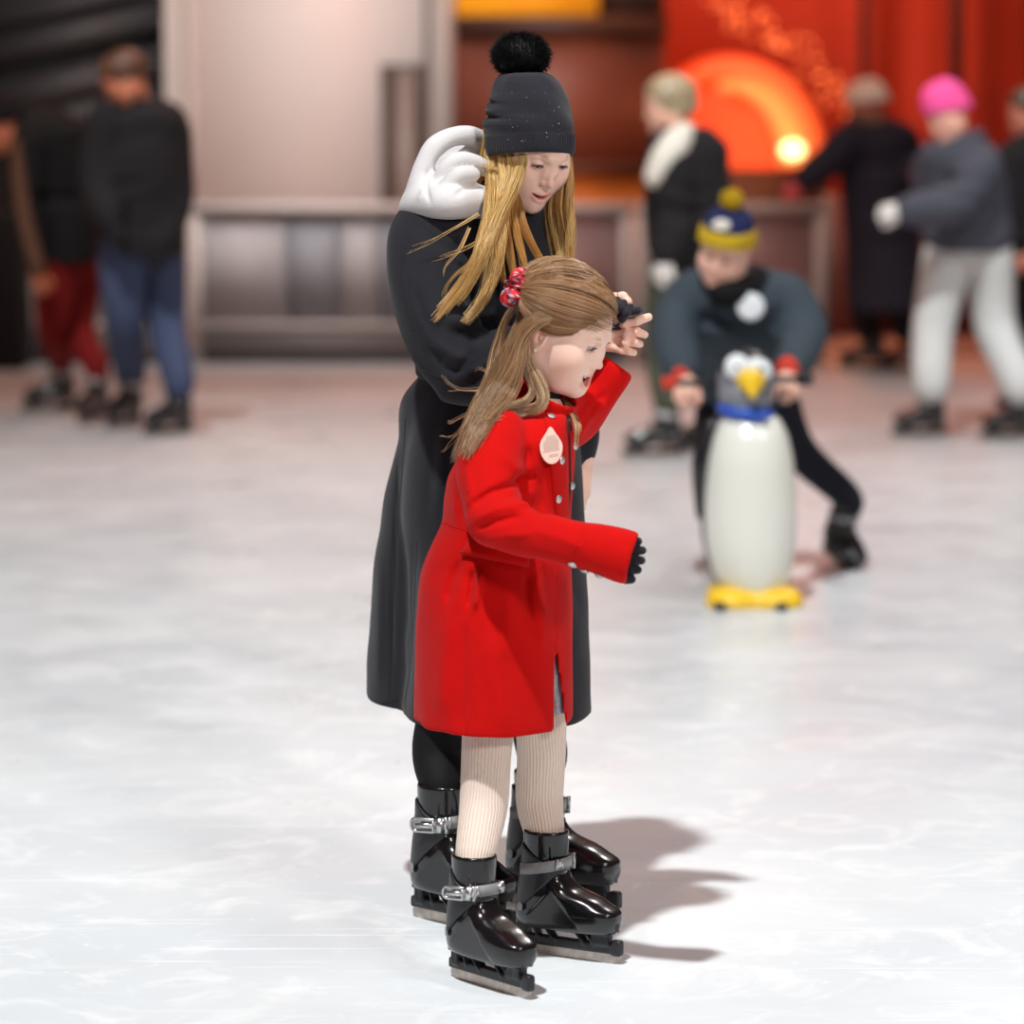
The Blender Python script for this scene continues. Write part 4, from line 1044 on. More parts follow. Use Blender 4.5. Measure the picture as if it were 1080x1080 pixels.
B.chain([s1, e1, m1, W(632, 350, 7.13)], [.045, .036, .030, .024], .03); B.chain([s2, e2, w2, W(613, 492, 7.49)], [.045, .036, .028, .022], .03)
LG = []
for hip, kn, cf, sk in ((W(500, 570, 7.34), W(470, 740, 7.30), W(462, 795, 7.29), sR), (W(550, 570, 7.46), W(562, 740, 7.52), W(572, 795, 7.50), sL)):
    an, lo_ = sk((-.046, 0, .25)), sk((-.046, 0, .15))
    B.chain([hip, kn, cf, an, lo_], [.06, .035, .035, .025, .02], .02); B.cone(sk((-.05, 0, .14)), sk((.05, 0, .09)), .020, .016, .02)
    T = Field(np.min([hip, kn, an, lo_], 0) - .1, np.max([hip, kn, an, lo_], 0) + .1, .005)
    T.limb([hip, kn, cf, an, lo_], [.085, .056, .052, .039, .028], .004); LG.append(T.mesh(1))
# hands
T = Field((.14, 7.02, 1.14), (.34, 7.24, 1.42), .0018)
hY = 7.085
T.chain([W(625, 352, 7.13), W(640, 351, 7.125), W(648, 350, 7.12)], [.023, .022, .020], .01)
T.chain([W(640, 340, 7.125), W(654, 340, 7.105)], [.018, .013], .012); T.chain([W(640, 362, 7.125), W(650, 365, 7.115)], [.017, .012], .012)
for pts, r in [([(645, 342, 7.12), (660, 341, 7.085), (672, 338.5, 7.075), (684, 334.5, 7.085)], (.0105, .0098, .0090, .0080)),
               ([(648, 350, 7.115), (662, 352, 7.085), (672, 350, 7.078), (680, 353, 7.092)], (.0100, .0095, .0088, .0076)),
               ([(648, 358, 7.115), (660, 361, 7.088), (669, 361, 7.082), (675, 363, 7.096)], (.0098, .0090, .0084, .0073)),
               ([(646, 366, 7.115), (656, 369, 7.094), (663, 370.5, 7.09), (668.5, 372, 7.10)], (.0090, .0082, .0076, .0068)),
               ([(638, 336, 7.14), (640, 322, 7.13), (648, 314, 7.11), (657, 312.5, 7.105), (662, 318, 7.10), (664, 326, 7.105)], (.014, .0115, .0098, .0092, .0085, .0078))]:
    T.chain([W(*p) for p in pts], list(r), .0028)
for x, y in ((659.5, 341), (661.5, 352), (659.5, 361)): T.ell(W(x, y, 7.080), (.0075, .0065, .0075), .006)
hR = T.mesh(1)
T = Field((.08, 7.38, .78), (.24, 7.62, 1.02), .0024)
hand(T, W(612, 484, 7.49), V(.02, -.12, -1), V(.9, -.3, .1), 1, .95, (18, 28, 20))
hL = T.mesh(1)
parts = [WH.vf, B.mesh(1), hR, hL]
v, f = join(parts); n0 = len(WH.vf[0])
hc = np.tile(np.array(lin((.98, .80, .72))), (len(v) - n0, 1))
woman = mkobj('person', (v, f), M['skin'], base=wb, col=np.concatenate([WH.col, hc]))
tagit(woman, 'smiling blonde woman in a black bobble hat and long black coat behind the girl', 'person')
WH.details(woman)
WS = Surf(coat)
coat_w = mkobj('coat', coat, M['black_wool'], woman, label='long black wool coat')
mkobj('leggings', join(LG), M['leggings'], woman, label='black leggings')
skate(woman, 'R', pR, 42, ws); skate(woman, 'L', pL, 32, ws)
for l, r in [([(428, 441), (424, 500), (421, 535), (416, 600), (412, 680), (410, 744)], .0012), ([(441, 385), (452, 393), (470, 400)], .0014), ([(428, 255), (424, 285), (428, 320), (437, 350)], .0012),
             ([(426, 745), (433, 700), (438, 620), (440, 570)], .0012), ([(392, 742), (400, 741), (420, 739)], .001)]:
    mkobj('seam', WS.line(l, r), M['black_wool'], coat_w)
bl = rings_px([(388, 449, 596, 7.40, .145)])[0]
bp = [V(bl[1] + (bl[3] + .010) * math.cos(a), bl[2] + (bl[4] + .010) * math.sin(a), bl[0] + .01 + .008 * math.sin(a)) for a in np.linspace(0, 2 * math.pi, 60)]
T = Field((-.25, 7.1, bl[0] - .06), (.25, 7.7, bl[0] + .08), .006)
for p, q in zip(bp[:-1], bp[1:]): T.cone(p, q, .013, .013, .002); T.cone(p + V(0, 0, -.016), q + V(0, 0, -.016), .012, .012, .002)
mkobj('belt', T.mesh(1), M['black_jersey'], coat_w)
# coat collar
T = Field((-.16, 7.2, 1.40), (.16, 7.56, 1.60), .0045)
cA, cB = W(525, 238, 7.39), W(540, 212, 7.36)
T.cone(cA, cB, .098, .074, 0); T.cone(cA + (cA - cB) * .3, cB + (cB - cA) * .8, .088, .056, .001, 's')
n_ = (cB - cA) / np.linalg.norm(cB - cA)
T.put((-.3, 7, 1.3), (.3, 7.7, 1.7), lambda X, Y, Z: np.maximum((X - cB[0]) * n_[0] + (Y - cB[1]) * n_[1] + (Z - cB[2]) * n_[2] - .002, -((X - cA[0]) * n_[0] + (Y - cA[1]) * n_[1] + (Z - cA[2]) * n_[2]) - .05), .004, 'i')
T.rough(50, .002, 4); mkobj('collar', T.mesh(1), M['black_wool'], coat_w)
# pale hood of the sweatshirt, crumpled on the back of the neck
T = Field((-.27, 7.05, 1.38), (.06, 7.62, 1.66), .0035)
hY = 7.28
T.ell(W(470, 200, hY + .06), (.062, .105, .040), 0)
T.limb([W(434, 218, hY - .03), W(443, 190, hY - .03), W(455, 160, hY - .02), W(472, 146, hY), W(494, 143, hY + .03), W(513, 152, hY + .08)], [.013, .016, .015, .013, .014, .016], .014)
T.limb([W(432, 219, hY - .02), W(450, 214, hY - .08), (W(475, 214, hY - .11)), W(500, 214, hY - .05), W(512, 212, hY + .0)], [.010, .014, .016, .016, .015], .03)
T.ell(W(474, 200, hY - .03), (.056, .055, .036), .02)
T.ell(W(448, 203, hY - .02), (.028, .05, .030), .02)
T.ell(W(480, 172, hY + .10), (.060, .060, .050), .02)
T.ell(W(474, 176, hY - .05), (.026, .075, .020), .012, 's')
T.ell(W(500, 165, hY - .03), (.028, .06, .018), .012, 's')
T.limb([W(462, 194, hY - .05), W(470, 178, hY - .055), W(486, 168, hY - .05), W(502, 172, hY - .03), W(514, 180, hY)], [.009, .011, .011, .012, .012], .010)
T.limb([W(470, 196, hY - .08), W(485, 184, hY - .08), W(500, 184, hY - .06)], [.008, .010, .010], .012)
T.fold([W(455, 215, 7.2), W(449, 195, 7.2), W(452, 175, 7.22)], .004, -.005, 7.3); T.fold([W(440, 212, 7.2), W(447, 198, 7.2)], .004, .003, 7.3)
T.fold([W(478, 208, 7.15), W(490, 200, 7.15), (W(505, 197, 7.15))], .005, -.005, 7.3)
T.rough(70, .0006, 9)
hm_ = T.mesh(1); hood = mkobj('hood', hm_, M['fleece'], woman, label='pale grey sweatshirt hood')
hat = mkobj('hat', (hv_, hf_), M['black_knit'], woman, label='black knitted beanie with tiny glass beads')
HS = Surf((hv_, hf_))
bd = []
for i in range(46):
    px, py = rng.uniform(520, 600), rng.uniform(88, 158)
    l, n = HS.hit(px, py)
    if l is not None: bd.append(uvball(l + n * .0004, rng.choice([.0007, .0009, .0012]), 8, 6))
for px, py in [(538, 126), (541, 134), (550, 149), (553, 149), (536.5, 147), (589, 113), (555.5, 103), (589, 130), (576, 140)]:
    l, n = HS.hit(px, py); bd.append(uvball(l + n * .0006, .0014, 8, 6))
bo = mkobj('beads', join(bd), M['sparkle'], hat); bo['kind'] = 'stuff'
# fur pompom: thousands of short hairs standing out of a ball
pc = W(549.5, 59, 7.30); g = np.random.default_rng(3); n = 11000
d = g.normal(size=(n, 3)); d /= np.linalg.norm(d, axis=1, keepdims=True)
R0 = V(.0605, .058, .0475)
st = np.linspace(.35, 1, 6)[None, :, None] * d[:, None, :] * R0
sw_ = g.normal(0, .004, (n, 1, 3)) * np.linspace(0, 1, 6)[None, :, None] ** 2
P = pc + (st + sw_) * g.uniform(.90, 1.02, (n, 1, 1))
v, f = tubes(P, np.tile(np.array([.0008, .0008, .0008, .0007, .0005, .0002]), (n, 1)), 3)
v2, f2 = uvball(pc, R0 * .90, 32, 20)
mkobj('pompom', join([(v, f), (v2, f2)]), M['fur'], hat, label='round black fur pompom')
# hair
wcol = ((184, 124, 56), (255, 224, 150))
SF = Surf(coat)
L1 = [drape(g_, SF, .010) for g_ in [
    [(530, 150, 7.26), (530, 163, 7.24), (534, 185, 7.225), (528, 210, 7.20), (518, 235, 7.17), (508, 262, 7.12), (496, 288, 7.1), (480, 308, 7.1), (462, 328, 7.1)],
    [(538, 150, 7.25), (538, 163, 7.23), (540, 183, 7.22), (533, 205, 7.20), (524, 228, 7.17), (514, 252, 7.12), (503, 276, 7.1), (490, 298, 7.1), (472, 322, 7.1), (456, 340, 7.1)],
    [(552, 150, 7.24), (552, 164, 7.22), (548, 180, 7.215), (540, 200, 7.20), (528, 222, 7.16), (518, 248, 7.12), (508, 272, 7.1), (494, 300, 7.1), (478, 322, 7.1)],
    [(517, 150, 7.29), (517, 164, 7.27), (519, 190, 7.24), (518, 215, 7.18), (514, 240, 7.14), (506, 265, 7.1), (498, 290, 7.1)],
    [(523, 150, 7.28), (523, 164, 7.26), (526, 195, 7.23), (524, 225, 7.18), (520, 255, 7.13), (517, 285, 7.12), (512, 310, 7.11), (500, 328, 7.1), (488, 341, 7.1)],
    [(530, 150, 7.26), (530, 168, 7.24), (534, 200, 7.21), (530, 230, 7.17), (526, 262, 7.13), (520, 292, 7.12), (510, 316, 7.1)]]]
w1_ = strands(L1, 270, .0120, (.00062, .0003), 20, wcol, .009, 21, (.7, .9, 1, 1.1, 1, .9, .7, .45), .2)
L2 = [drape(g_, SF, .008) for g_ in [
    [(530, 186, 7.27), (542, 205, 7.235), (540, 225, 7.2), (546, 250, 7.18), (553, 278, 7.17), (560, 300, 7.16)],
    [(530, 186, 7.27), (535, 210, 7.235), (533, 232, 7.19), (536, 258, 7.17), (541, 284, 7.16), (545, 304, 7.16)],
    [(530, 186, 7.27), (545, 210, 7.24), (550, 232, 7.21), (560, 256, 7.19), (572, 278, 7.18), (581, 292, 7.18)],
    [(530, 186, 7.27), (540, 215, 7.235), (544, 240, 7.2), (550, 268, 7.18), (553, 296, 7.17)], [(530, 186, 7.27), (532, 205, 7.23), (528, 240, 7.18), (528, 272, 7.15), (532, 300, 7.15)]]]
w2_ = strands(L2, 190, .0090, (.0006, .0003), 16, ((150, 92, 38), (222, 168, 92)), .003, 22, (.9, 1, 1, .8, .4), .2)
L3 = [[W(*p) for p in g_] for g_ in [
    [(600, 150, 7.30), (600, 163, 7.30), (602, 190, 7.29), (600, 215, 7.28), (602, 240, 7.28), (601, 265, 7.28), (603, 290, 7.28)],
    [(595, 150, 7.32), (595, 163, 7.32), (594, 195, 7.30), (591, 220, 7.29), (596, 250, 7.29), (598, 280, 7.29), (597, 300, 7.29)],
    [(590, 150, 7.33), (590, 170, 7.33), (586, 200, 7.32), (583, 225, 7.31), (588, 252, 7.30), (592, 278, 7.29), (594, 302, 7.29)],
    [(588, 185, 7.34), (579, 215, 7.33), (580, 240, 7.32), (585, 262, 7.31), (590, 290, 7.30)]]]
w3_ = strands(L3, 200, .0085, (.0006, .0003), 16, wcol, .006, 23, (.6, .8, 1, 1, .9, .7))
L4 = [[W(*p) for p in g_] for g_ in [
    [(512, 168, 7.30), (508, 190, 7.28), (505, 215, 7.26)], [(505, 225, 7.15), (480, 240, 7.13), (455, 254, 7.12), (428, 264, 7.12)], [(512, 250, 7.12), (495, 260, 7.1), (475, 268, 7.1), (455, 275, 7.1)],
    [(500, 275, 7.1), (480, 290, 7.1), (470, 305, 7.1), (468, 318, 7.1)], [(478, 322, 7.1), (462, 338, 7.1), (455, 350, 7.1), (453, 366, 7.1)], [(495, 240, 7.13), (485, 262, 7.11), (470, 280, 7.1), (466, 296, 7.1)],
    [(530, 165, 7.24), (518, 180, 7.24), (508, 186, 7.24)], [(524, 180, 7.23), (510, 176, 7.24), (498, 181, 7.24)]]]
w4_ = strands(L4, 7, .004, (.0006, .0002), 14, wcol, .004, 24)
# hair that goes round the back of the head under the hat
back = []
for i in range(700):
    a = g.uniform(1.6, 4.1); z0 = .045
    d0 = V(math.cos(a), math.sin(a) * 1.0, g.uniform(-.1, .25)); p0 = WH.scalp(d0, add=.002); p1 = WH.scalp(d0 + V(-.05, 0, -.5), add=.004); p1[2] = min(p1[2], -.02)
    q0, q1 = WH.to(p0), WH.to(p1); q2 = q1 + V(-.01 if q1[0] < .03 else .01, -.01, -.07); back.append([q0, (q0 + q1) / 2 + (q0 - WH.c) * .03, q1, q2])
w5_ = strands(back, 1, .001, (.0011, .0008), 9, wcol, .001, 25)
hx = joinc([w1_, w2_, w3_, w4_, w5_])
mkobj('hair', (hx[0], hx[1]), M['hair'], woman, col=hx[2], label='long loose blonde hair')
mkobj('ring', tube([W(651.5, 312.5, 7.105) + V(.0012 * math.cos(a), .0102 * math.cos(a), .0102 * math.sin(a)) for a in np.linspace(0, 2 * math.pi, 24)], .0007, 6), M['gold'], woman)
# ================================================================== PEOPLE FARTHER OUT ON THE ICE
def cmat(name, c, rough=.85, **k): M[name] = mat(name, rgb(*c), rough=rough, spec=.25, **k)
for n, c in [('navy_wool', (24, 20, 30)), ('black_coat', (30, 28, 30)), ('dark_green', (72, 76, 62)), ('grey_jacket', (72, 74, 84)), ('pale_grey', (200, 202, 200)), ('denim', (60, 70, 96)),
             ('maroon', (105, 8, 6)), ('black_cloth', (22, 20, 22)), ('pink_knit', (255, 92, 165)), ('cream_knit', (232, 226, 212)), ('navy_knit', (34, 42, 84)), ('yellow_knit', (212, 176, 38)),
             ('slate_jacket', (62, 72, 80)), ('brown_coat', (92, 62, 46)), ('black_trouser', (30, 32, 40)), ('pink_mitten', (180, 70, 70)), ('white_glove', (228, 224, 218)), ('red_knit', (210, 66, 50)),
             ('pale_hat', (196, 178, 160)), ('badge', (240, 244, 246))]: cmat(n, c, bump=(180, .3, .004), var=(14, .10))
def hairball(Hd, add, cut, col, name, parent, extra=None, h=.006, rough=0.002):
    T = Field((-.16, -.14, -.20), (.14, .14, .17), h)
    T.ell((-.016, 0, .038), (.101 + add, .0785 + add, .083 + add), 0)
    if extra:
        for c, r in extra: T.ell(c, r, .02)
    T.put((-.16, -.14, -.2), (.14, .14, .17), cut, .008, 'i')
    r = np.random.default_rng(4); 
    for i in range(26):
        a = r.uniform(0, 6.28); z = r.uniform(-.08, .10); T.fold([(.11 * math.cos(a) - .016, .09 * math.sin(a), z), (.10 * math.cos(a + .2) - .02, .09 * math.sin(a + .2), z - .05)], .006, rough)
    v, f = T.mesh(1); c0 = np.array(lin([x / 255 for x in col])); nz = np.array([mnoise(Vector((q[0] * 130, q[1] * 130, q[2] * 18))) for q in v])
    return mkobj(name, (Hd.to(v), f), M['hair'], parent, col=c0 * (1 + .5 * nz)[:, None])
def beanie(Hd, parent, m, zr=.035, top=.145, r=1.0, turn=None, tilt=.25, pom=None, name='hat'):
    rows = 26; NA = 72; vs = []
    for i in range(rows):
        t = i / (rows - 1); z = zr + (top - zr) * math.sin(t * math.pi / 2); q = math.cos(t * math.pi / 2) ** .62
        a = np.arange(NA) / NA * 2 * math.pi; rr_ = 1 + .012 * np.cos(a * 24)
        if turn is not None and t < .3: rr_ = rr_ + .045
        x = -.012 + .112 * r * q * rr_ * np.cos(a); y = .090 * r * q * rr_ * np.sin(a)
        vs.append(np.stack([x, y, z + (x) * tilt * (1 - t)], 1))
    v = np.concatenate(vs + [vs[0] * V(.93, .93, 1), vs[0] * V(.9, .9, 1) + V(0, 0, .03)]); R_ = rows * NA
    i = np.arange(rows - 1)[:, None] * NA; j = np.arange(NA)[None]; j2 = (j + 1) % NA
    f = np.stack([i + j, i + j2, i + NA + j2, i + NA + j], -1).reshape(-1, 4); j = np.arange(NA); j2 = (j + 1) % NA
    f = np.concatenate([f, np.stack([j2, j, R_ + j, R_ + j2], 1), np.stack([R_ + j2, R_ + j, R_ + NA + j, R_ + NA + j2], 1)])
    fm = None; ms = [M[m]]
    if turn: ms.append(M[turn]); fm = np.zeros(len(f), int); fm[:8 * NA] = 1
    o = mkobj(name, (Hd.to(v), f), M[m], parent, mats=ms, fmat=fm)
    if pom:
        pc = Hd.to(V(-.012, 0, top + .03)); g = np.random.default_rng(6); d = g.normal(size=(900, 3)); d /= np.linalg.norm(d, axis=1, keepdims=True)
        P = pc + d[:, None, :] * np.linspace(.2, 1, 5)[None, :, None] * .040 * g.uniform(.85, 1.05, (900, 1, 1))
        v1, f1 = tubes(P, np.tile(np.array([.0025, .0025, .0022, .002, .001]), (900, 1)), 3); v2, f2 = uvball(pc, .033)
        mkobj('pompom', join([(v1, f1), (v2, f2)]), M[pom], o)
    return o
def figure(label, ground, head, skin, torso, arms, legs, skates, coat_m, leg_m, chest, hs=1.0, gl=None, hands=None, ssc=(1, 1, 1), sleeves=(.075, .060, .045), legr=(.095, .070, .058), hem=None, smile=.3, coat_name='jacket', child=False, body_r=.10, neckdrop=.0):
    base = GND(*ground)
    Hd = Head(*head, S=hs, h=.004, neck_w=chest[0], skin=skin, smile=smile, child=child, lid=.004)
    al = [np.array(p) for a in arms for p in a] + [np.array(p) for l in legs for p in l] + chest
    lo, hi = np.min(al, 0) - .22, np.max(al, 0) + .22; lo[2] = max(lo[2], .02)
    B = Field(lo, hi, .014)
    B.chain(chest, [.045] + [body_r] * (len(chest) - 1), .05)
    for a in arms: B.chain(a, [.045, .036, .026][:len(a)], .03)
    parts = [Hd.vf]; sk = []
    for (s_, g, hd, tl), L in zip(skates, legs):
        pos = GND(*g[:2], z=g[2] if len(g) > 2 else 0.0); R = rot_m(math.radians(hd), math.radians(tl), 0)
        fn = lambda p, pos=pos, R=R: pos + R @ (V(*p) * V(*ssc)); sk.append((s_, pos, hd, tl, fn))
        B.chain(list(L) + [fn((-.046, 0, .25)), fn((-.046, 0, .12)), fn((.05, 0, .09))], [.06] + [.04] * (len(L) - 1) + [.026, .022, .018], .02)
    parts.append(B.mesh(1))
    HM = []
    for i, a in enumerate(arms):
        d = a[-1] - a[-2]; d = d / np.linalg.norm(d); spec = (hands or [None] * 9)[i]
        if spec is None: spec = dict(dir=d, back=V(0, -1, .2) if abs(d[1]) < .8 else V(0, 0, 1), curl=(25, 35, 25))
        w_ = np.array(spec.get('at', a[-1])); T = Field(w_ - .2, w_ + .2, .005)
        hand(T, w_, spec['dir'], spec['back'], spec.get('thumb', 1), .95 * hs * (1.05 if gl else 1), spec.get('curl', (25, 35, 25)), rad=1.25 if gl else 1.05); HM.append(T.mesh(1))
    if not gl: parts += HM
    v, f = join(parts); sc = np.tile(np.array(lin([c / 255 for c in skin])), (len(v) - len(Hd.vf[0]), 1))
    P = mkobj('person', (v, f), M['skin'], base=base, col=np.concatenate([Hd.col, sc])); tagit(P, label, 'person')
    Hd.details(P, teeth=False)
    if gl:
        for q in HM: mkobj('glove', q, M[gl], P)
    tr = rings_px(torso); zs = [t[0] for t in tr]
    T = Field(lo - V(.1, .12, 0), hi + V(.1, .1, .05), .011); T.loft(tr, 0)
    for a in arms:
        q = list(a); q[-1] = a[-2] + (a[-1] - a[-2]) * .96; T.limb(q, list(sleeves)[:len(q)], .05)
    for k in range(7):
        r = np.random.default_rng(k + int(abs(base[0]) * 100)); z = r.uniform(min(zs) + .1, max(zs) - .15); x = np.interp(z, zs[::-1] if zs[0] > zs[-1] else zs, [t[1] for t in (tr[::-1] if zs[0] > zs[-1] else tr)])
        T.fold([(x - .15, tr[0][2] - .15, z), (x + .15, tr[0][2] - .15, z + r.uniform(-.12, .12))], .022, r.choice([-.012, .010]), tr[0][2])
    T.rough(30, .004, 2)
    zb = min(zs); T.loft([(z, cx, cy, rx - .03, ry - .03) for z, cx, cy, rx, ry in tr], 0, op='s', zcut=(zb - .1, zb + .12))
    cm = T.mesh(1); C = mkobj(coat_name, cm, M[coat_m], P)
    L_ = []
    for (s_, pos, hd, tl, fn), L in zip(sk, legs):
        hc0 = np.mean([q[0] for q in legs], 0); pts = [L[0] * .5 + hc0 * .5 + V(0, 0, .09)] + list(L) + [fn((-.046, 0, .27)), fn((-.046, 0, .20))]; rs = [legr[0], legr[0]] + [legr[1]] * (len(L) - 1) + [legr[2], legr[2] * .62]
        T = Field(np.min(pts, 0) - .14, np.max(pts, 0) + .14, .009); T.limb(pts, rs, .01); T.ell(hc0 + V(0, 0, .03), (legr[0] * 1.3, legr[0], legr[0] * .9), .04)
        T.fold([pts[-3] + V(-.05, -.06, -.08), pts[-3] + V(.05, -.06, -.10)], .012, -.008); T.fold([pts[-2] + V(-.05, -.06, .05), pts[-2] + V(.05, -.06, .04)], .01, .008); L_.append(T.mesh(1))
    mkobj('trousers', join(L_), M[leg_m], P)
    for s_, pos, hd, tl, fn in sk: skate(P, s_, pos, hd, ssc, tl)
    return P, Hd, C, Surf(cm)
fwd = lambda yaw, d: V(math.cos(math.radians(yaw)), -math.sin(math.radians(yaw)), d)

# ---- boy pushing the penguin
bY = 12.15
P, Hd, C, S_ = figure('boy in a slate jacket and navy and yellow bobble hat pushing the penguin', (850, 600),
    (W(765, 264, bY - .14), (112, 20, -12)), (255, 200, 176),
    [(280, 738, 808, bY, .09), (296, 716, 836, bY, .14), (330, 712, 842, bY, .16), (370, 722, 838, bY + .08, .16), (405, 728, 840, bY + .18, .15), (425, 735, 836, bY + .2, .14)],
    [[W(728, 308, bY), W(711, 350, bY - .12), W(722, 396, bY - .34)], [W(826, 308, bY), W(848, 350, bY - .10), W(832, 392, bY - .34)]],
    [[W(762, 420, bY + .2), W(752, 490, bY + .12), ], [W(815, 420, bY + .2), W(842, 475, bY + .22)]],
    [('R', (757, 588), 95, 0), ('L', (884, 597), 62, 22)], 'slate_jacket', 'black_trouser', [W(772, 288, bY - .02), W(776, 330, bY), W(784, 410, bY + .18)],
    hs=1.0, hands=[dict(dir=(-.15, -.6, -.75), back=(0, -.8, .55), curl=(45, 60, 40), at=W(724, 396, bY - .35)), dict(dir=(.1, -.6, -.75), back=(0, -.8, .55), curl=(45, 60, 40), thumb=-1, at=W(830, 391, bY - .35))],
    ssc=(.88, .88, .92), sleeves=(.064, .054, .047), legr=(.085, .062, .048), child=True)
beanie(Hd, P, 'navy_knit', zr=.030, top=.150, r=1.03, turn='yellow_knit', pom='yellow_knit', tilt=.2)
e = Hd.to(V(.078, 0, .125)); n = Hd.R @ V(1, 0, .55)
mkobj('patch', disc_on(e + n * .006, n, .024, .004, 20, pts=[(1.3 * math.cos(t), .8 * math.sin(t)) for t in np.arange(20) * math.pi / 10]), M['cream_knit'], P)
l, n = S_.hit(790, 323); mkobj('badge', disc_on(l + n * .002 + V(.004, -.02, 0), V(.1, -1, .1), .046, .004, 28), M['badge'], C, label='round white badge')
T = Field(W(774, 300, bY) - .26, W(774, 300, bY) + .2, .008)
for a in np.linspace(0, 2 * math.pi, 20): T.ell(W(774, 297, bY - .06) + V(.085 * math.cos(a), .085 * math.sin(a), .02 * math.sin(a)), (.036, .036, .042), .02)
T.ell(W(766, 308, bY - .17), (.062, .045, .05), .03); mkobj('scarf', T.mesh(1), M['black_cloth'], P)
for a_, b_ in ((W(712, 388, bY - .28), W(720, 394, bY - .335)), (W(838, 384, bY - .28), W(832, 389, bY - .335))):
    T = Field(np.minimum(a_, b_) - .07, np.maximum(a_, b_) + .07, .005); T.cone(a_, b_, .046, .044, 0); mkobj('cuff', T.mesh(1), M['red_knit'], P)

# ---- the penguin skating aid
M['peng_white'] = mat('penguin_white', rgb(236, 236, 224), rough=.22, spec=.5, coat=.3); M['peng_black'] = mat('penguin_black', rgb(30, 30, 34), rough=.3, spec=.5)
M['peng_grey'] = mat('penguin_grey', rgb(128, 130, 138), rough=.4); M['peng_yellow'] = mat('penguin_yellow', rgb(246, 200, 40), rough=.35); M['peng_blue'] = mat('penguin_blue', rgb(32, 84, 190), rough=.4)
M['peng_orange'] = mat('penguin_orange', rgb(150, 62, 22), rough=.5)
pY = 11.62; pb = GND(796, 640)
pg = empty('penguin_skating_aid', pb, 'white and black plastic penguin on runners with yellow feet, pushed by the boy', 'skating aid')
pr = rings_px([(433, 776, 806, pY, .03), (438, 765, 817, pY, .06), (452, 756, 828, pY, .10), (475, 749, 835, pY, .13), (510, 744, 839, pY, .145), (550, 743, 840, pY, .15), (585, 747, 838, pY, .145), (612, 756, 832, pY, .13), (622, 762, 828, pY, .12)])
T = Field((.55, 11.3, -.02), (1.1, 11.98, .95), .007); T.loft(pr, 0); mkobj('belly', T.mesh(2), M['peng_white'], pg, label='white penguin belly')
T = Field((.5, 11.3, -.02), (1.1, 12.1, .98), .008)
T.loft([(z, cx - .012, cy + .10, rx * .98, ry * .90) for z, cx, cy, rx, ry in pr], 0); mkobj('back', T.mesh(2), M['peng_black'], pg, label='black penguin back')
T = Field((.5, 11.3, .5), (1.1, 12.0, 1.0), .006)
hc_ = W(788, 402, pY)
T.ell(hc_ + V(0, .02, 0), (.094, .085, .092), 0); T.ell(W(786, 418, pY - .02), (.085, .075, .055), .03); head = mkobj('head', T.mesh(2), M['peng_grey'], pg, label='grey and black penguin head')
T = Field((.5, 11.3, .5), (1.1, 12.0, 1.02), .006); T.ell(hc_ + V(0, .028, .006), (.098, .086, .096), 0)
T.put((.5, 11.3, .5), (1.1, 12, 1.02), lambda X, Y, Z: (hc_[2] - .004 - Z) + .5 * np.abs(X - hc_[0] - .02) + 0 * Y - .02, .006, 'i'); mkobj('cap', T.mesh(1), M['peng_black'], head)
for (x, y, rx_e, rz_e, tl) in ((777.5, 387, .041, .041, 0), (801, 389, .044, .034, -35)):
    a = math.radians(tl); Rm = np.array([[math.cos(a), 0, -math.sin(a)], [0, 1, 0], [math.sin(a), 0, math.cos(a)]])
    ec = W(x, y, pY - .062); eo = mkobj('eye', uvball(ec, (rx_e, .022, rz_e), 28, 18, R=Rm), M['badge'], head)
    mkobj('pupil', uvball(ec + V(-.002 if tl == 0 else .006, -.0205, .001), (.007, .004, .007) if tl == 0 else (.013, .004, .006), 14, 8, R=Rm), M['peng_black'], eo)
T = Field((.6, 11.3, .6), (1.0, 11.75, .95), .004); bk = W(792, 402, pY - .075)
T.ell(bk + V(0, 0, .002), (.046, .045, .036), 0); T.cone(bk + V(0, -.02, 0), bk + V(.002, -.050, -.034), .036, .016, .02); mkobj('beak', T.mesh(1), M['peng_yellow'], head)
T = Field((.55, 11.3, .5), (1.05, 11.9, .9), .006)
cz = W(786, 434, pY)
for a in np.linspace(0, 2 * math.pi, 24): T.ell(cz + V(.072 * math.cos(a), .072 * math.sin(a), -.012 * math.cos(a)), (.02, .02, .022), .015)
T.ell(W(800, 437, pY - .09), (.035, .015, .016), .015); mkobj('scarf', T.mesh(1), M['peng_blue'], pg)
T = Field((.5, 11.35, -.02), (1.1, 11.95, .14), .007); fz = W(794, 630, pY)
for sg in (1, -1):
    T.ell(fz + V(sg * .070, -.08, 0), (.085, .085, .040), .03)
T.box(fz + V(0, 0, .0), (.146, .13, .036), .034, .03); mkobj('feet', T.mesh(2), M['peng_yellow'], pg)
for sg in (1, -1):
    c_ = W(794 + sg * 32 - 6, 640, pY); T = Field((c_[0] - .08, 11.3, -.02), (c_[0] + .08, 12.05, .08), .006)
    T.box((c_[0], pY + .0, .012), (.020, .20, .012), .008, 0); mkobj('runner', T.mesh(1), M['peng_black'], pg)
hh = [W(700, 404, pY + .06), W(728, 404, pY + .08), W(756, 405, pY + .10), W(786, 404, pY + .10), W(815, 401, pY + .10), W(842, 400, pY + .08), W(856, 400, pY + .06)]
hn = mkobj('handle', tube(hh, .012, 10, 30), M['peng_black'], pg)
mkobj('grip', tube([hh[0] + V(-.003, 0, 0), W(712, 404, pY + .07)], .021, 12, 4), M['red_knit'], hn); mkobj('grip', tube([W(842, 400, pY + .08), hh[-1]], .021, 12, 4), M['peng_black'], hn)
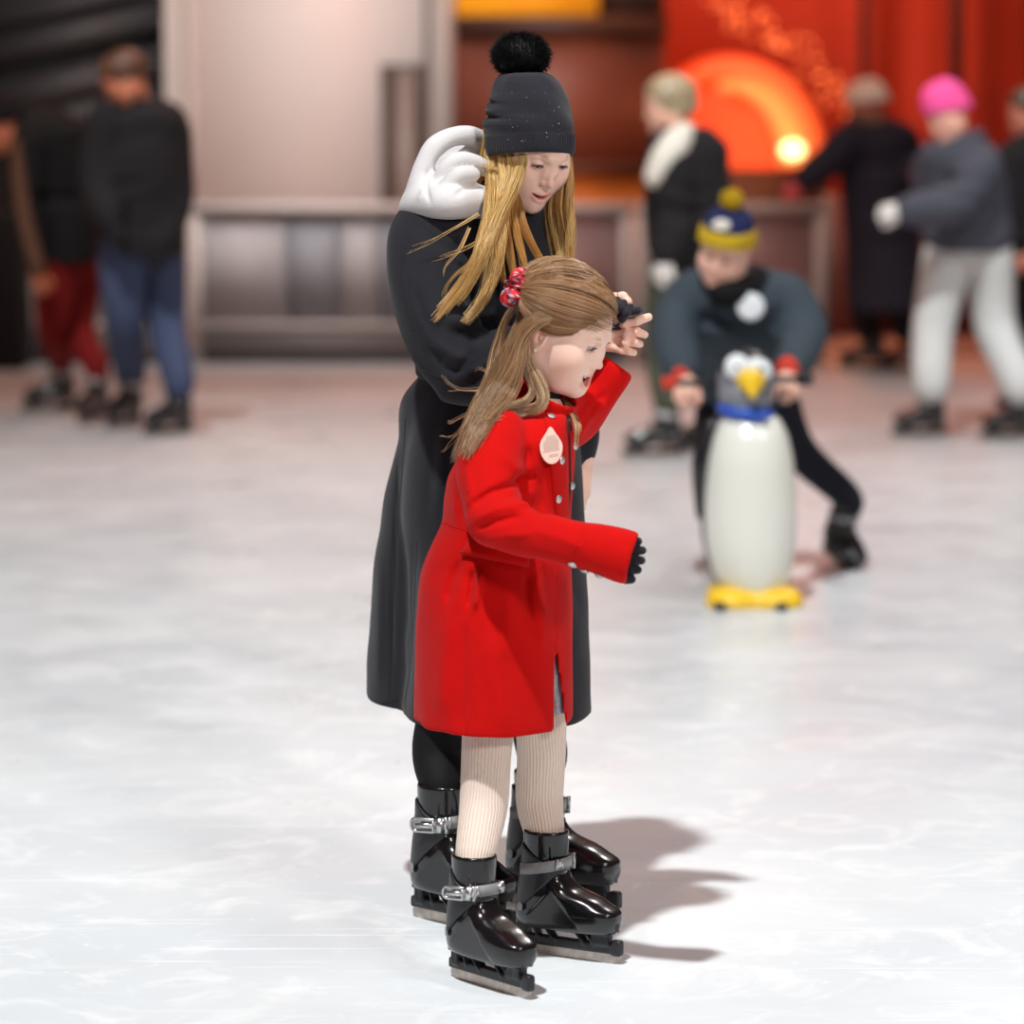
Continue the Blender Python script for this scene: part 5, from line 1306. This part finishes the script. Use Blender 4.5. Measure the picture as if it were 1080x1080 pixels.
mkobj('flipper', (lambda T: (T.limb([W(752, 450, pY + .06), W(742, 490, pY + .04), W(738, 545, pY + .05)], [.03, .035, .012], .01), T.mesh(1))[1])(Field((.5, 11.4, .2), (.8, 11.9, .85), .006)), M['peng_black'], pg)

# ---- woman with short fair hair and a black jacket
yA = 16.0
P, Hd, C, S_ = figure('short-haired fair woman in a black jacket, pale scarf and green trousers behind the boy', (700, 482),
    (W(705, 112, yA), (168, 10, 0)), (252, 198, 172),
    [(134, 690, 748, yA, .10), (150, 682, 765, yA, .15), (180, 680, 770, yA, .18), (230, 680, 772, yA, .19), (262, 682, 762, yA, .18), (284, 690, 750, yA, .17)],
    [[W(745, 165, yA + .1), W(752, 232, yA + .1), W(738, 282, yA)], [W(705, 165, yA - .15), W(712, 235, yA - .22), W(700, 272, yA - .3)]],
    [[W(735, 300, yA + .12), W(742, 380, yA + .15)], [W(705, 300, yA - .05), W(700, 380, yA - .05)]],
    [('R', (748, 478), 165, 0), ('L', (692, 484), 172, 0)], 'black_coat', 'dark_green', [W(716, 140, yA), W(722, 170, yA), W(722, 290, yA)], gl='white_glove', hs=1.0,
    hands=[None, dict(dir=(-.25, -.1, -.9), back=(-.6, -.7, 0), curl=(30, 40, 30))], legr=(.10, .075, .062))
hairball(Hd, .022, lambda X, Y, Z: np.maximum(X * .8 - .060 - .4 * np.maximum(Z - .05, 0), -.055 - Z + np.maximum(X + .0, 0) * 1.2), (168, 150, 118), 'hair', P, [((-.045, 0, -.015), (.085, .088, .055))])
T = Field(W(705, 160, yA) - .28, W(705, 160, yA) + .26, .010)
T.limb([W(722, 140, yA - .06), W(712, 152, yA - .15), W(700, 168, yA - .20), W(690, 188, yA - .20)], [.045, .055, .050, .040], .02); T.limb([W(726, 142, yA + .05), W(715, 150, yA), W(703, 160, yA - .1)], [.05, .05, .045], .02)
T.fold([W(720, 145, yA - .2), W(690, 180, yA - .25)], .012, -.012); mkobj('scarf', T.mesh(1), M['cream_knit'], P)

# ---- pink hat
yB = 16.9
P, Hd, C, S_ = figure('person in a bright pink beanie, dark grey jacket and pale grey trousers', (1010, 462),
    (W(1000, 122, yB - .05), (148, 22, 8)), (250, 188, 166),
    [(143, 985, 1035, yB, .10), (156, 972, 1050, yB, .15), (185, 972, 1060, yB, .17), (225, 975, 1065, yB, .18), (255, 975, 1068, yB, .18), (264, 980, 1064, yB, .17)],
    [[W(1038, 172, yB - .16), W(1010, 214, yB - .28), W(952, 222, yB - .34)], [W(985, 172, yB + .16), W(985, 215, yB + .22), W(995, 250, yB + .2)]],
    [[W(1000, 270, yB), W(985, 345, yB - .05)], [W(1042, 270, yB), W(1050, 345, yB)]],
    [('L', (972, 462), 160, 0), ('R', (1064, 464), 155, 0)], 'grey_jacket', 'pale_grey', [W(1008, 142, yB), W(1014, 175, yB), W(1020, 270, yB)], gl='white_glove',
    hands=[dict(dir=(-1, -.1, -.1), back=(0, -1, .2), curl=(40, 60, 40)), None], legr=(.115, .095, .085), sleeves=(.085, .07, .055), hs=1.0)
beanie(Hd, P, 'pink_knit', zr=.020, top=.168, r=1.06, tilt=.25)
T = Field(W(1012, 150, yB) - .2, W(1012, 150, yB) + .2, .01)
for a in np.linspace(0, 2 * math.pi, 20): T.ell(W(1010, 150, yB) + V(.09 * math.cos(a), .09 * math.sin(a), .02 * math.cos(a)), (.035, .035, .04), .02)
mkobj('collar', T.mesh(1), M['grey_jacket'], C)

# ---- long dark coat, pale hat
yC = 20.2
P, Hd, C, S_ = figure('person in a pale woolly hat and long dark coat, arm stretched out left', (930, 394),
    (W(915, 112, yC), (215, 18, 0)), (190, 110, 90),
    [(122, 905, 938, yC, .10), (132, 888, 958, yC, .15), (170, 886, 966, yC, .19), (230, 888, 970, yC, .22), (290, 892, 974, yC, .25), (326, 892, 976, yC, .27)],
    [[W(898, 145, yC - .1), W(872, 172, yC - .15), W(845, 192, yC - .2)], [W(948, 145, yC + .1), W(960, 178, yC - .05), W(966, 184, yC - .25)]],
    [[W(912, 320, yC), W(915, 350, yC)], [W(950, 320, yC), W(953, 350, yC)]],
    [('R', (912, 392), 195, 0), ('L', (955, 391), 170, 0)], 'navy_wool', 'black_cloth', [W(922, 124, yC), W(925, 150, yC), W(930, 280, yC)], gl='pink_mitten', coat_name='coat', legr=(.09, .06, .05), sleeves=(.085, .07, .055))
beanie(Hd, P, 'pale_hat', zr=.020, top=.150, r=1.12, tilt=.2)
T = Field(W(920, 128, yC) - .25, W(920, 128, yC) + .2, .01)
for a in np.linspace(0, 2 * math.pi, 20): T.ell(W(920, 130, yC) + V(.1 * math.cos(a), .1 * math.sin(a), -.02 * math.cos(a)), (.04, .04, .05), .02)
mkobj('scarf', T.mesh(1), M['brown_coat'], P)

# ---- person cut by the right edge of the picture
yD = 17.4
P, Hd, C, S_ = figure('person in a dark coat at the right edge of the rink behind the pink hat', (1095, 440),
    (W(1086, 120, yD), (165, 15, 0)), (205, 130, 105),
    [(138, 1078, 1112, yD, .10), (150, 1060, 1128, yD, .15), (190, 1056, 1134, yD, .18), (250, 1060, 1134, yD, .19), (300, 1062, 1134, yD, .19), (318, 1064, 1132, yD, .19)],
    [[W(1070, 168, yD - .1), W(1066, 220, yD - .15), W(1075, 262, yD - .2)], [W(1120, 168, yD), W(1126, 225, yD), W(1122, 270, yD)]],
    [[W(1080, 320, yD), W(1080, 375, yD)], [W(1110, 320, yD), W(1112, 375, yD)]], [('R', (1080, 442), 175, 0), ('L', (1115, 442), 165, 0)],
    'black_cloth', 'black_trouser', [W(1094, 140, yD), W(1095, 170, yD), W(1096, 300, yD)], coat_name='coat')
hairball(Hd, .014, lambda X, Y, Z: np.maximum(X * .8 - .060 - .4 * np.maximum(Z - .05, 0), -.03 - Z + np.maximum(X, 0) * 1.2), (60, 46, 30), 'hair', P)

# ---- man in jeans
yE = 17.0
P, Hd, C, S_ = figure('man with short brown hair in a black coat and blue jeans, looking down', (160, 456),
    (W(131, 84, yE - .05), (172, 34, 4)), (214, 132, 100),
    [(103, 134, 172, yE + .03, .09), (116, 116, 187, yE, .14), (150, 100, 192, yE, .20), (200, 102, 196, yE, .21), (245, 106, 197, yE, .21), (268, 108, 196, yE, .20)],
    [[W(176, 128, yE + .05), W(184, 195, yE + .05), W(168, 255, yE - .15)], [W(112, 128, yE - .1), W(106, 195, yE - .15), W(118, 235, yE - .3)]],
    [[W(130, 270, yE - .05), W(132, 340, yE - .05)], [W(170, 270, yE + .05), W(176, 340, yE + .05)]],
    [('L', (132, 450), 120, 0), ('R', (180, 460), 140, 0)], 'black_coat', 'denim', [W(148, 108, yE), W(148, 135, yE), W(150, 260, yE)], gl='black_cloth', legr=(.115, .092, .078), sleeves=(.09, .075, .055), coat_name='coat')
hairball(Hd, .016, lambda X, Y, Z: np.maximum(X * .8 - .055 - .4 * np.maximum(Z - .05, 0), -.035 - Z + np.maximum(X, 0) * 1.3), (92, 58, 42), 'hair', P)

# ---- stooping person in red trousers
yF = 17.6
P, Hd, C, S_ = figure('person in a black beanie and dark red trousers stooping at the left edge', (70, 440),
    (W(6, 132, yF - .05), (160, 25, 0)), (220, 128, 90),
    [(112, 20, 58, yF, .10), (124, 18, 84, yF, .16), (160, 16, 98, yF, .19), (205, 22, 108, yF, .20), (250, 32, 108, yF, .20), (276, 38, 104, yF, .19)],
    [[W(32, 140, yF - .16), W(28, 215, yF - .24), W(40, 285, yF - .26)], [W(62, 145, yF + .2), W(48, 220, yF + .2), W(42, 270, yF + .1)]],
    [[W(62, 280, yF - .05), W(58, 345, yF - .05)], [W(84, 280, yF + .05), W(82, 345, yF + .05)]],
    [('L', (55, 436), 170, 0), ('R', (98, 446), 110, 0)], 'black_cloth', 'maroon', [W(22, 125, yF), W(46, 140, yF), W(66, 265, yF)], legr=(.12, .085, .06), sleeves=(.08, .05, .036))
beanie(Hd, P, 'black_cloth', zr=.02, top=.155, r=1.08, tilt=.2)
T = Field(W(30, 220, yF - .2) - V(.25, .2, .45), W(30, 220, yF - .2) + V(.2, .2, .45), .008)
T.limb([W(18, 150, yF - .25), W(20, 190, yF - .30), W(26, 230, yF - .33), W(36, 268, yF - .34), W(42, 286, yF - .34)], [.020, .030, .034, .036, .030], .01); mkobj('sleeve', T.mesh(1), M['brown_coat'], P, label='brown sleeve')
# ================================================================== THE RINK
def nd(nt, t, **k):
    n = nt.nodes.new(t)
    for a, b in k.items(): setattr(n, a, b)
    return n
# ice: milky, scuffed by blades, with a damp sheen
m = bpy.data.materials.new('ice'); m.use_nodes = True; nt = m.node_tree; L = nt.links; b = nt.nodes['Principled BSDF']
tc = nd(nt, 'ShaderNodeTexCoord')
def noise(scale, detail=4, vec=None, dist=0.0, rough=.5):
    n = nd(nt, 'ShaderNodeTexNoise'); n.inputs['Scale'].default_value = scale; n.inputs['Detail'].default_value = detail; n.inputs['Distortion'].default_value = dist; n.inputs['Roughness'].default_value = rough
    L.new(vec if vec is not None else tc.outputs['Object'], n.inputs['Vector']); return n.outputs['Fac']
def mapr(x, a, b_, c, d):
    n = nd(nt, 'ShaderNodeMapRange'); n.inputs[1].default_value = a; n.inputs[2].default_value = b_; n.inputs[3].default_value = c; n.inputs[4].default_value = d; L.new(x, n.inputs[0]); return n.outputs[0]
def mix(f, a, b_, bt='MIX'):
    n = nd(nt, 'ShaderNodeMix', data_type='RGBA', blend_type=bt)
    for i, x in ((0, f), (6, a), (7, b_)):
        if isinstance(x, (int, float, tuple)): n.inputs[i].default_value = x
        else: L.new(x, n.inputs[i])
    return n.outputs[2]
def mapping(rot, sc, loc=(0, 0, 0)):
    n = nd(nt, 'ShaderNodeMapping'); n.inputs['Rotation'].default_value = (0, 0, rot); n.inputs['Scale'].default_value = sc; n.inputs['Location'].default_value = loc; L.new(tc.outputs['Object'], n.inputs['Vector']); return n.outputs[0]
def math_(op, a, b_=None):
    n = nd(nt, 'ShaderNodeMath', operation=op)
    for i, x in ((0, a), (1, b_)):
        if x is None: continue
        if isinstance(x, (int, float)): n.inputs[i].default_value = x
        else: L.new(x, n.inputs[i])
    return n.outputs[0]
big = mapr(noise(1.1, 5, dist=.4), .38, .66, 0, 1)
base = mix(big, rgb(219, 225, 228), rgb(231, 235, 236))
base = mix(math_('MULTIPLY', mapr(noise(4.5, 6, dist=1.2, rough=.65), .50, .66, 0, 1), .7), base, rgb(246, 248, 248))
base = mix(math_('MULTIPLY', mapr(noise(2.3, 4, mapping(.5, (1, 3, 1))), .52, .75, 0, 1), .35), base, rgb(218, 221, 219))
scr = None
for k, (ro, sx, sy, sc, th) in enumerate([(.35, .5, 24, 3.0, .71), (-.5, .6, 26, 3.4, .72), (1.1, .7, 30, 2.6, .73), (2.2, .5, 28, 3.0, .73), (.05, .35, 20, 3.0, .70), (-1.2, .8, 36, 4, .74)]):
    s_ = mapr(noise(sc, 1.5, mapping(ro, (sx, sy, 1), (k * 3.1, k, 0)), dist=.15), th, th + .02, 0, 1)
    scr = s_ if scr is None else math_('MAXIMUM', scr, s_)
base = mix(math_('MULTIPLY', scr, .9), base, rgb(250, 251, 252))
vor = nd(nt, 'ShaderNodeTexVoronoi'); vor.inputs['Scale'].default_value = 13; L.new(mapping(.3, (1, 1, 1)), vor.inputs['Vector'])
crumb = math_('MULTIPLY', mapr(vor.outputs['Distance'], .05, .10, 1, 0), mapr(noise(1.7, 2), .48, .58, 0, 1))
base = mix(math_('MULTIPLY', crumb, .8), base, rgb(252, 253, 254))
L.new(base, b.inputs['Base Color'])
L.new(mapr(noise(3, 5), .3, .7, .26, .42), b.inputs['Roughness'])
b.inputs['Specular IOR Level'].default_value = .5; b.inputs['IOR'].default_value = 1.31
bp = nd(nt, 'ShaderNodeBump'); bp.inputs['Strength'].default_value = .35; bp.inputs['Distance'].default_value = .004
L.new(math_('ADD', math_('MULTIPLY', noise(30, 4, mapping(.4, (1, 2.5, 1))), .5), math_('MULTIPLY', math_('ADD', scr, crumb), .6)), bp.inputs['Height']); L.new(bp.outputs[0], b.inputs['Normal'])
M['ice'] = m
def setting(name, vf, mm, bev=0, base=None):
    o = mkobj(name, vf, mm, smooth=False, base=base if base is not None else V(0, 0, 0)); o['kind'] = 'structure'
    if bev: bevel(o, bev)
    return o
setting('floor', bb(-14, 14, -3, 21.4, -.2, 0), M['ice'])
M['apron'] = mat('apron', rgb(150, 112, 96), rough=.5, bump=(20, .3, .01), var=(3, .2))
setting('floor_apron', bb(-16, 16, 21.4, 34, -.2, -.005), M['apron'])
def xw(px, Y): return W(px, 300, Y)[0]
def zw(py, Y): return W(540, py, Y)[2]
# ---- the rink barrier: panels in frames with a top rail and a kick board
M['rail'] = mat('rail', rgb(172, 165, 160), rough=.75); M['kick'] = mat('kick', rgb(92, 86, 84), rough=.6, var=(5, .15)); 
M['panel'] = mat('barrier_panel', rgb(166, 163, 164), rough=.7, trans=.1, spec=.4); M['panel2'] = mat('barrier_panel_clear', rgb(190, 165, 165), rough=.4, trans=.6, spec=.4)
M['panel_dark'] = mat('barrier_panel_grey', rgb(132, 134, 140), rough=.7)
bYY = 20.9
zr, zb_ = zw(214, bYY), 0.0
def barrier(label, px0, px1, cols, gap=.012):
    base = V((xw(px0, bYY) + xw(px1, bYY)) / 2, bYY, 0)
    o = empty('rink_barrier', base, label, 'barrier', group='rink barrier sections')
    x0, x1 = xw(px0, bYY) + gap, xw(px1, bYY) - gap
    mkobj('top_rail', bb(x0, x1, bYY - .05, bYY + .05, zr - .065, zr), M['rail'], o, smooth=False)
    mkobj('kick_board', bb(x0, x1, bYY - .04, bYY + .03, 0, .20), M['kick'], o, smooth=False)
    mkobj('bottom_rail', bb(x0, x1, bYY - .05, bYY + .04, .20, .235), M['rail'], o, smooth=False)
    for a, b_, mm in cols: mkobj('panel', bb(xw(a, bYY) - .005, xw(b_, bYY) + .005, bYY - .008, bYY + .008, .235, zr - .065), M[mm], o, smooth=False)
    for a in (px0, px1): 
        x = xw(a, bYY) + (gap + .03 if a == px0 else -gap - .03); mkobj('post', bb(x - .03, x + .03, bYY - .045, bYY + .045, 0, zr - .066), M['rail'], o, smooth=False)
barrier('pale rink barrier section behind the skaters at the far left', 22, 200, [(26, 196, 'panel')])
barrier('rink barrier section with grey tinted panels below the white wall', 200, 470, [(204, 303, 'panel'), (303, 358, 'panel_dark'), (358, 400, 'panel'), (400, 466, 'panel_dark')])
barrier('rink barrier section below the brown hut, partly behind the blonde woman', 470, 668, [(474, 664, 'panel2')])
barrier('rink barrier section below the glowing arch', 668, 872, [(672, 868, 'panel2')])
pd = mkobj('padded_block', bb(xw(-60, 20.4), xw(24, 20.4), 20.4, 20.8, 0, zw(225, 20.4)), M['black_cloth'], smooth=False, base=V(xw(-18, 20.4), 20.6, 0)); bevel(pd, .03, 3)
tagit(pd, 'black padded block standing against the barrier at the left edge', 'block')
# ---- buildings and stalls behind the barrier
wY = 24.5
M['plaster'] = mat('plaster', rgb(214, 202, 196), rough=.8, bump=(12, .1, .01), var=(1.2, .05)); M['frame'] = mat('frame_paint', rgb(176, 166, 158), rough=.5, var=(2, .08)); M['frame_dk'] = mat('frame_dark', rgb(104, 92, 86), rough=.5)
M['dark_wall'] = mat('dark_wall', rgb(20, 16, 16), rough=.7, var=(2, .15)); M['beam'] = mat('beam', rgb(42, 40, 42), rough=.6)
M['brown'] = mat('brown_board', rgb(100, 48, 32), rough=.55, wave=('X', 3, .3, .01), var=(2.2, .28)); M['brown_dk'] = mat('brown_dark', rgb(52, 26, 18), rough=.6)
M['amber'] = mat('amber_panel', rgb(150, 84, 30), rough=.5, var=(3, .3)); M['redwall'] = mat('red_drape', rgb(168, 54, 28), rough=.85, var=(1.6, .25))
M['sign'] = mat('sign_lit', rgb(214, 138, 20), rough=.5, emit=rgb(235, 150, 20), estr=.3, var=(6, .1))
def zz_(py, Y=wY): return zw(py, Y)
top = 5.2
setting('wall_white', bb(xw(208, wY), xw(449, wY), wY, wY + .25, 0, top), M['plaster'])
pil = jl([(lambda q: (q[0], q[1].tolist()))(bb(xw(180, wY), xw(196, wY), wY - .22, wY + .25, 0, top)), (lambda q: (q[0], q[1].tolist()))(bb(xw(199, wY), xw(208, wY), wY - .12, wY + .25, 0, top))])
setting('trim_1', pil, M['frame'])
setting('trim_2', bb(xw(449, wY), xw(455, wY), wY - .10, wY + .25, 0, top), M['frame_dk'])
setting('trim_3', bb(xw(456, wY), xw(479, wY), wY - .25, wY + .25, 0, top), M['frame'])
wn = setting('window_1', bb(xw(403, wY), xw(447, wY), wY - .06, wY - .002, 0.3, zz_(68)), mat('window_dark', rgb(84, 70, 62), rough=.5), base=None)
o = mkobj('window_pane', bb(xw(421, wY), xw(437, wY), wY - .075, wY - .06, .3, zz_(74)), mat('pane_grey', rgb(138, 120, 112), rough=.4), wn, smooth=False)
# sloping roof of the dark stand on the left: board wall with raking beams
setting('wall_left', bb(xw(-260, wY), xw(180, wY), wY + .1, wY + .3, 0, top), M['dark_wall'])
for i, (p0, p1, w_) in enumerate([((-60, 34), (182, -22), .05), ((-60, 66), (182, 12), .085), ((-60, 118), (182, 62), .10), ((-60, 150), (182, 98), .07), ((-60, -8), (182, -60), .06)]):
    a_, b_ = W(*p0, wY - .05), W(*p1, wY - .05); d_ = (b_ - a_); Ln = np.linalg.norm(d_); d_ /= Ln; up_ = V(-d_[2], 0, d_[0])
    setting('trim_%d' % (i + 4), boxm((a_ + b_) / 2, (Ln / 2, .06, w_), np.stack([d_, V(0, 1, 0), up_], 1)), M['beam'] if i in (1, 2) else M['frame_dk'] if i == 9 else M['beam'])
# brown hut
hY = 23.8
hut = empty('wooden_hut', V(xw(590, hY), hY, 0), 'brown boarded hut with an amber sign, behind the barrier in the middle', 'hut')
mkobj('wall_panel', bb(xw(480, hY), xw(700, hY), hY, hY + .3, zw(172, hY), zw(36, hY)), M['brown'], hut, smooth=False)
mkobj('lintel', bb(xw(480, hY), xw(702, hY), hY - .12, hY + .3, zw(36, hY), zw(17, hY)), M['brown_dk'], hut, smooth=False)
mkobj('sign_board', bb(xw(481, hY), xw(630, hY), hY - .10, hY + .1, zw(17, hY), zw(-60, hY)), M['sign'], hut, smooth=False, label='amber lit sign')
mkobj('top_panel', bb(xw(632, hY), xw(700, hY), hY + .02, hY + .3, zw(17, hY), zw(-60, hY)), M['brown_dk'], hut, smooth=False)
mkobj('shelf', bb(xw(480, hY), xw(690, hY), hY - .25, hY + .3, zw(180, hY), zw(172, hY)), M['brown_dk'], hut, smooth=False)
mkobj('counter', bb(xw(480, hY), xw(690, hY), hY - .10, hY + .3, 0, zw(180, hY)), M['amber'], hut, smooth=False)
# red drapes: pleated cloth hanging all along the right
rY = 25.5; n = 900; x0, x1 = xw(640, rY), xw(1200, rY); xs = np.linspace(x0, x1, n); pl = .05 * np.sin(xs * 4 + 1.9 * np.sin(xs * 1.3)) + .015 * np.sin(xs * 15 + 2 * np.sin(xs * 2))
pv = np.concatenate([np.stack([xs, rY + pl, np.full(n, z)], 1) for z in (0, 6.0)] + [np.stack([xs, rY + pl + .03, np.full(n, z)], 1) for z in (0, 6.0)])
i_ = np.arange(n - 1); pf = np.concatenate([np.stack([i_, i_ + 1, i_ + 1 + n, i_ + n], 1), np.stack([i_ + 2 * n + 1, i_ + 2 * n, i_ + 3 * n, i_ + 1 + 3 * n], 1)])
dr = mkobj('drape', (pv, pf), M['redwall'], base=V(xw(900, rY), rY, 0)); tagit(dr, 'tall pleated red drape hanging behind the rink on the right', 'drape')
# dark folding uprights in front of the drapes
for i, (a_, b_, yy, mm) in enumerate([(868, 880, 22.6, 'frame_dk'), (1000, 1012, 24.9, 'brown_dk'), (905, 912, 25.1, 'brown_dk')]):
    o = mkobj('post', bb(xw(a_, yy), xw(b_, yy), yy, yy + .12, 0, 4.6 if i else zw(205, yy)), M[mm], smooth=False, base=V(xw(a_, yy), yy, 0)); tagit(o, ['grey end post of the barrier left of the long dark coat', 'dark upright in front of the red drape above the pink beanie', 'thin dark upright in front of the drape behind the pale woolly hat'][i], 'post')
lowb = mkobj('low_wall', bb(xw(880, 23), xw(1160, 23), 23, 23.2, 0, zw(208, 23)), mat('low_wall_paint', rgb(104, 44, 34), rough=.6, var=(2, .25)), smooth=False, base=V(xw(1000, 23), 23.1, 0)); tagit(lowb, 'low dark red boarded wall behind the skaters on the right', 'wall')
# glowing arch: half-round backing, a ring of lamps round its rim, a floodlight at its foot
aY = 24.2; arch = empty('light_arch', V(xw(780, aY), aY, 0), 'glowing orange half-round light arch with a bright floodlight at its foot', 'light')
cx, cz_, rx, rz = xw(768, aY), zw(178, aY), (xw(872, aY) - xw(664, aY)) / 2, zw(58, aY) - zw(178, aY)
M['glow'] = mat('glow_backing', rgb(235, 92, 40), rough=.6, emit=rgb(255, 70, 22), estr=.45); M['tube'] = mat('lamp_tube', rgb(210, 110, 60), emit=rgb(255, 96, 44), estr=.55); M['tube2'] = mat('lamp_tube_bright', rgb(225, 150, 80), emit=rgb(255, 140, 70), estr=.6)
M['flood'] = mat('floodlight', rgb(255, 240, 190), emit=rgb(255, 236, 160), estr=3.2)
th = np.linspace(0, math.pi, 60); poly = [(cx + rx * math.cos(a), cz_ + rz * math.sin(a)) for a in th]
mkobj('backing', extrude(poly, aY + .1, aY + .16), M['glow'], arch, smooth=False)
pts = [V(cx + (rx - .10) * math.cos(a), aY, cz_ + (rz - .09) * math.sin(a)) for a in np.linspace(.02, math.pi - .9, 60)]
mkobj('outer_tube', tube(pts, [.09, .09, .07, .05, .04], 8), M['tube'], arch)
pts = [V(cx + (rx - .22) * math.cos(a), aY - .06, cz_ + (rz - .20) * math.sin(a)) for a in np.linspace(.05, 1.75, 50)]
mkobj('inner_tube', tube(pts, [.12, .10, .08, .05, .03], 8), M['tube2'], arch)
fb = W(836, 158, aY - .2); mkobj('floodlight', uvball(fb, (.075, .05, .055)), M['flood'], arch); mkobj('base', bb(cx - rx, cx + rx, aY - .1, aY + .2, 0, cz_), M['brown_dk'], arch, smooth=False)
# sparkling net of small lamps arching over it
g = np.random.default_rng(12); bl = []
for k in range(5):
    for t in np.linspace(0, 1, 17):
        q = W(745 + 150 * t + 5 * k + g.normal(0, 9), -10 + 9 * k + 125 * t ** 1.7 + g.normal(0, 9), 24.85 + g.normal(0, .05)); bl.append(uvball(q, .011, 8, 5))
M['bulb'] = mat('bulb', rgb(255, 140, 80), emit=rgb(255, 130, 70), estr=2)
nt_ = mkobj('hanging_light_net', join(bl), M['bulb'], base=V(xw(830, 25), 24.85, 0)); tagit(nt_, 'net of tiny orange fairy lights curving down above the glowing arch', 'fairy lights', kind='stuff')
setting('ceiling', bb(-16, 16, 21.5, 34, 6.0, 6.2), M['dark_wall'])

# ================================================================== LIGHT
def lamp(name, typ, loc, tgt, e, col, size=None, blend=None, ang=None):
    l = bpy.data.lights.new(name, typ); l.energy = e; l.color = col
    o = bpy.data.objects.new(name, l); COL.objects.link(o); o.location = loc
    o.rotation_euler = (Vector(tgt) - Vector(loc)).to_track_quat('-Z', 'Y').to_euler()
    if typ == 'SPOT': l.shadow_soft_size = size; l.spot_size = ang; l.spot_blend = blend
    elif typ == 'AREA': l.size = size
    else: l.shadow_soft_size = size
    return o
lamp('mast_or_fill_light', 'SPOT', (-6.6, -8.4, 36), (2.0, 11.7, 0), 62500, (.955, .99, 1), .75, .2, math.radians(20.6))
lamp('mast_or_fill_light', 'SPOT', (9, 5, 15), (2.0, 16.2, .9), 2300, (1, .97, .94), .6, .5, math.radians(20))  # unseen spot added to brighten the skaters at the right
lamp('mast_or_fill_light', 'SPOT', (14, -4, 26), (2.4, 12.2, 0), 8000, (.96, .985, 1), 3.0, .3, math.radians(26))
lamp('mast_or_fill_light', 'SPOT', (6, 21, 13), (0.5, 9.5, .5), 1700, (1, .95, .90), .5, .6, math.radians(56))
lamp('mast_or_fill_light', 'SPOT', (4.6, -2.0, 5.2), (0.08, 7.1, 1.38), 1800, (1, .95, .92), .6, .7, math.radians(15))  # added fill spot, unseen, its narrow cone brightens the two front faces
wl = lamp('wall_light', 'AREA', (xw(330, 22), 20.2, 3.3), (xw(330, wY), wY, .9), 112, (1, .99, .98), 2.6); wl.data.spread = math.radians(120)
lamp('stage_light', 'POINT', (fb[0], fb[1] - .5, fb[2] + .1), (0, 0, 0), 16, (1, .30, .10), .15)
lamp('stage_light', 'AREA', (xw(800, 23), 23.4, 5.4), (xw(860, rY), rY, 1.8), 190, (1, .25, .07), 1.5)
lamp('stage_light', 'AREA', (xw(1010, 23), 23.6, 5.4), (xw(1010, rY), rY, 1.2), 28, (1, .30, .14), 1.5)
lamp('hut_light', 'POINT', (xw(600, 23), 23.1, zw(150, 23.1)), (0, 0, 0), 10, (1, .55, .25), .1)
lamp('warm_fill_light', 'AREA', (0, 18.8, 5.6), (0, 19.2, 0), 150, (1, .55, .42), 4.0)  # unseen wide overhead fill, added to warm the far floor
lamp('warm_fill_light', 'POINT', (-3.7, 17.2, 2.7), (0, 0, 0), 26, (1, .55, .28), .15)  # unseen warm point lamp added to light the faces at the left
w = bpy.data.worlds.new('world'); SC.world = w; w.use_nodes = True; bg = w.node_tree.nodes['Background']
bg.inputs[0].default_value = (.80, .47, .46, 1); bg.inputs[1].default_value = .145
SC.view_settings.view_transform = 'Standard'; SC.view_settings.look = 'None'; SC.view_settings.gamma = 1; SC.view_settings.exposure = 0.0; SC.view_settings.use_curve_mapping = False
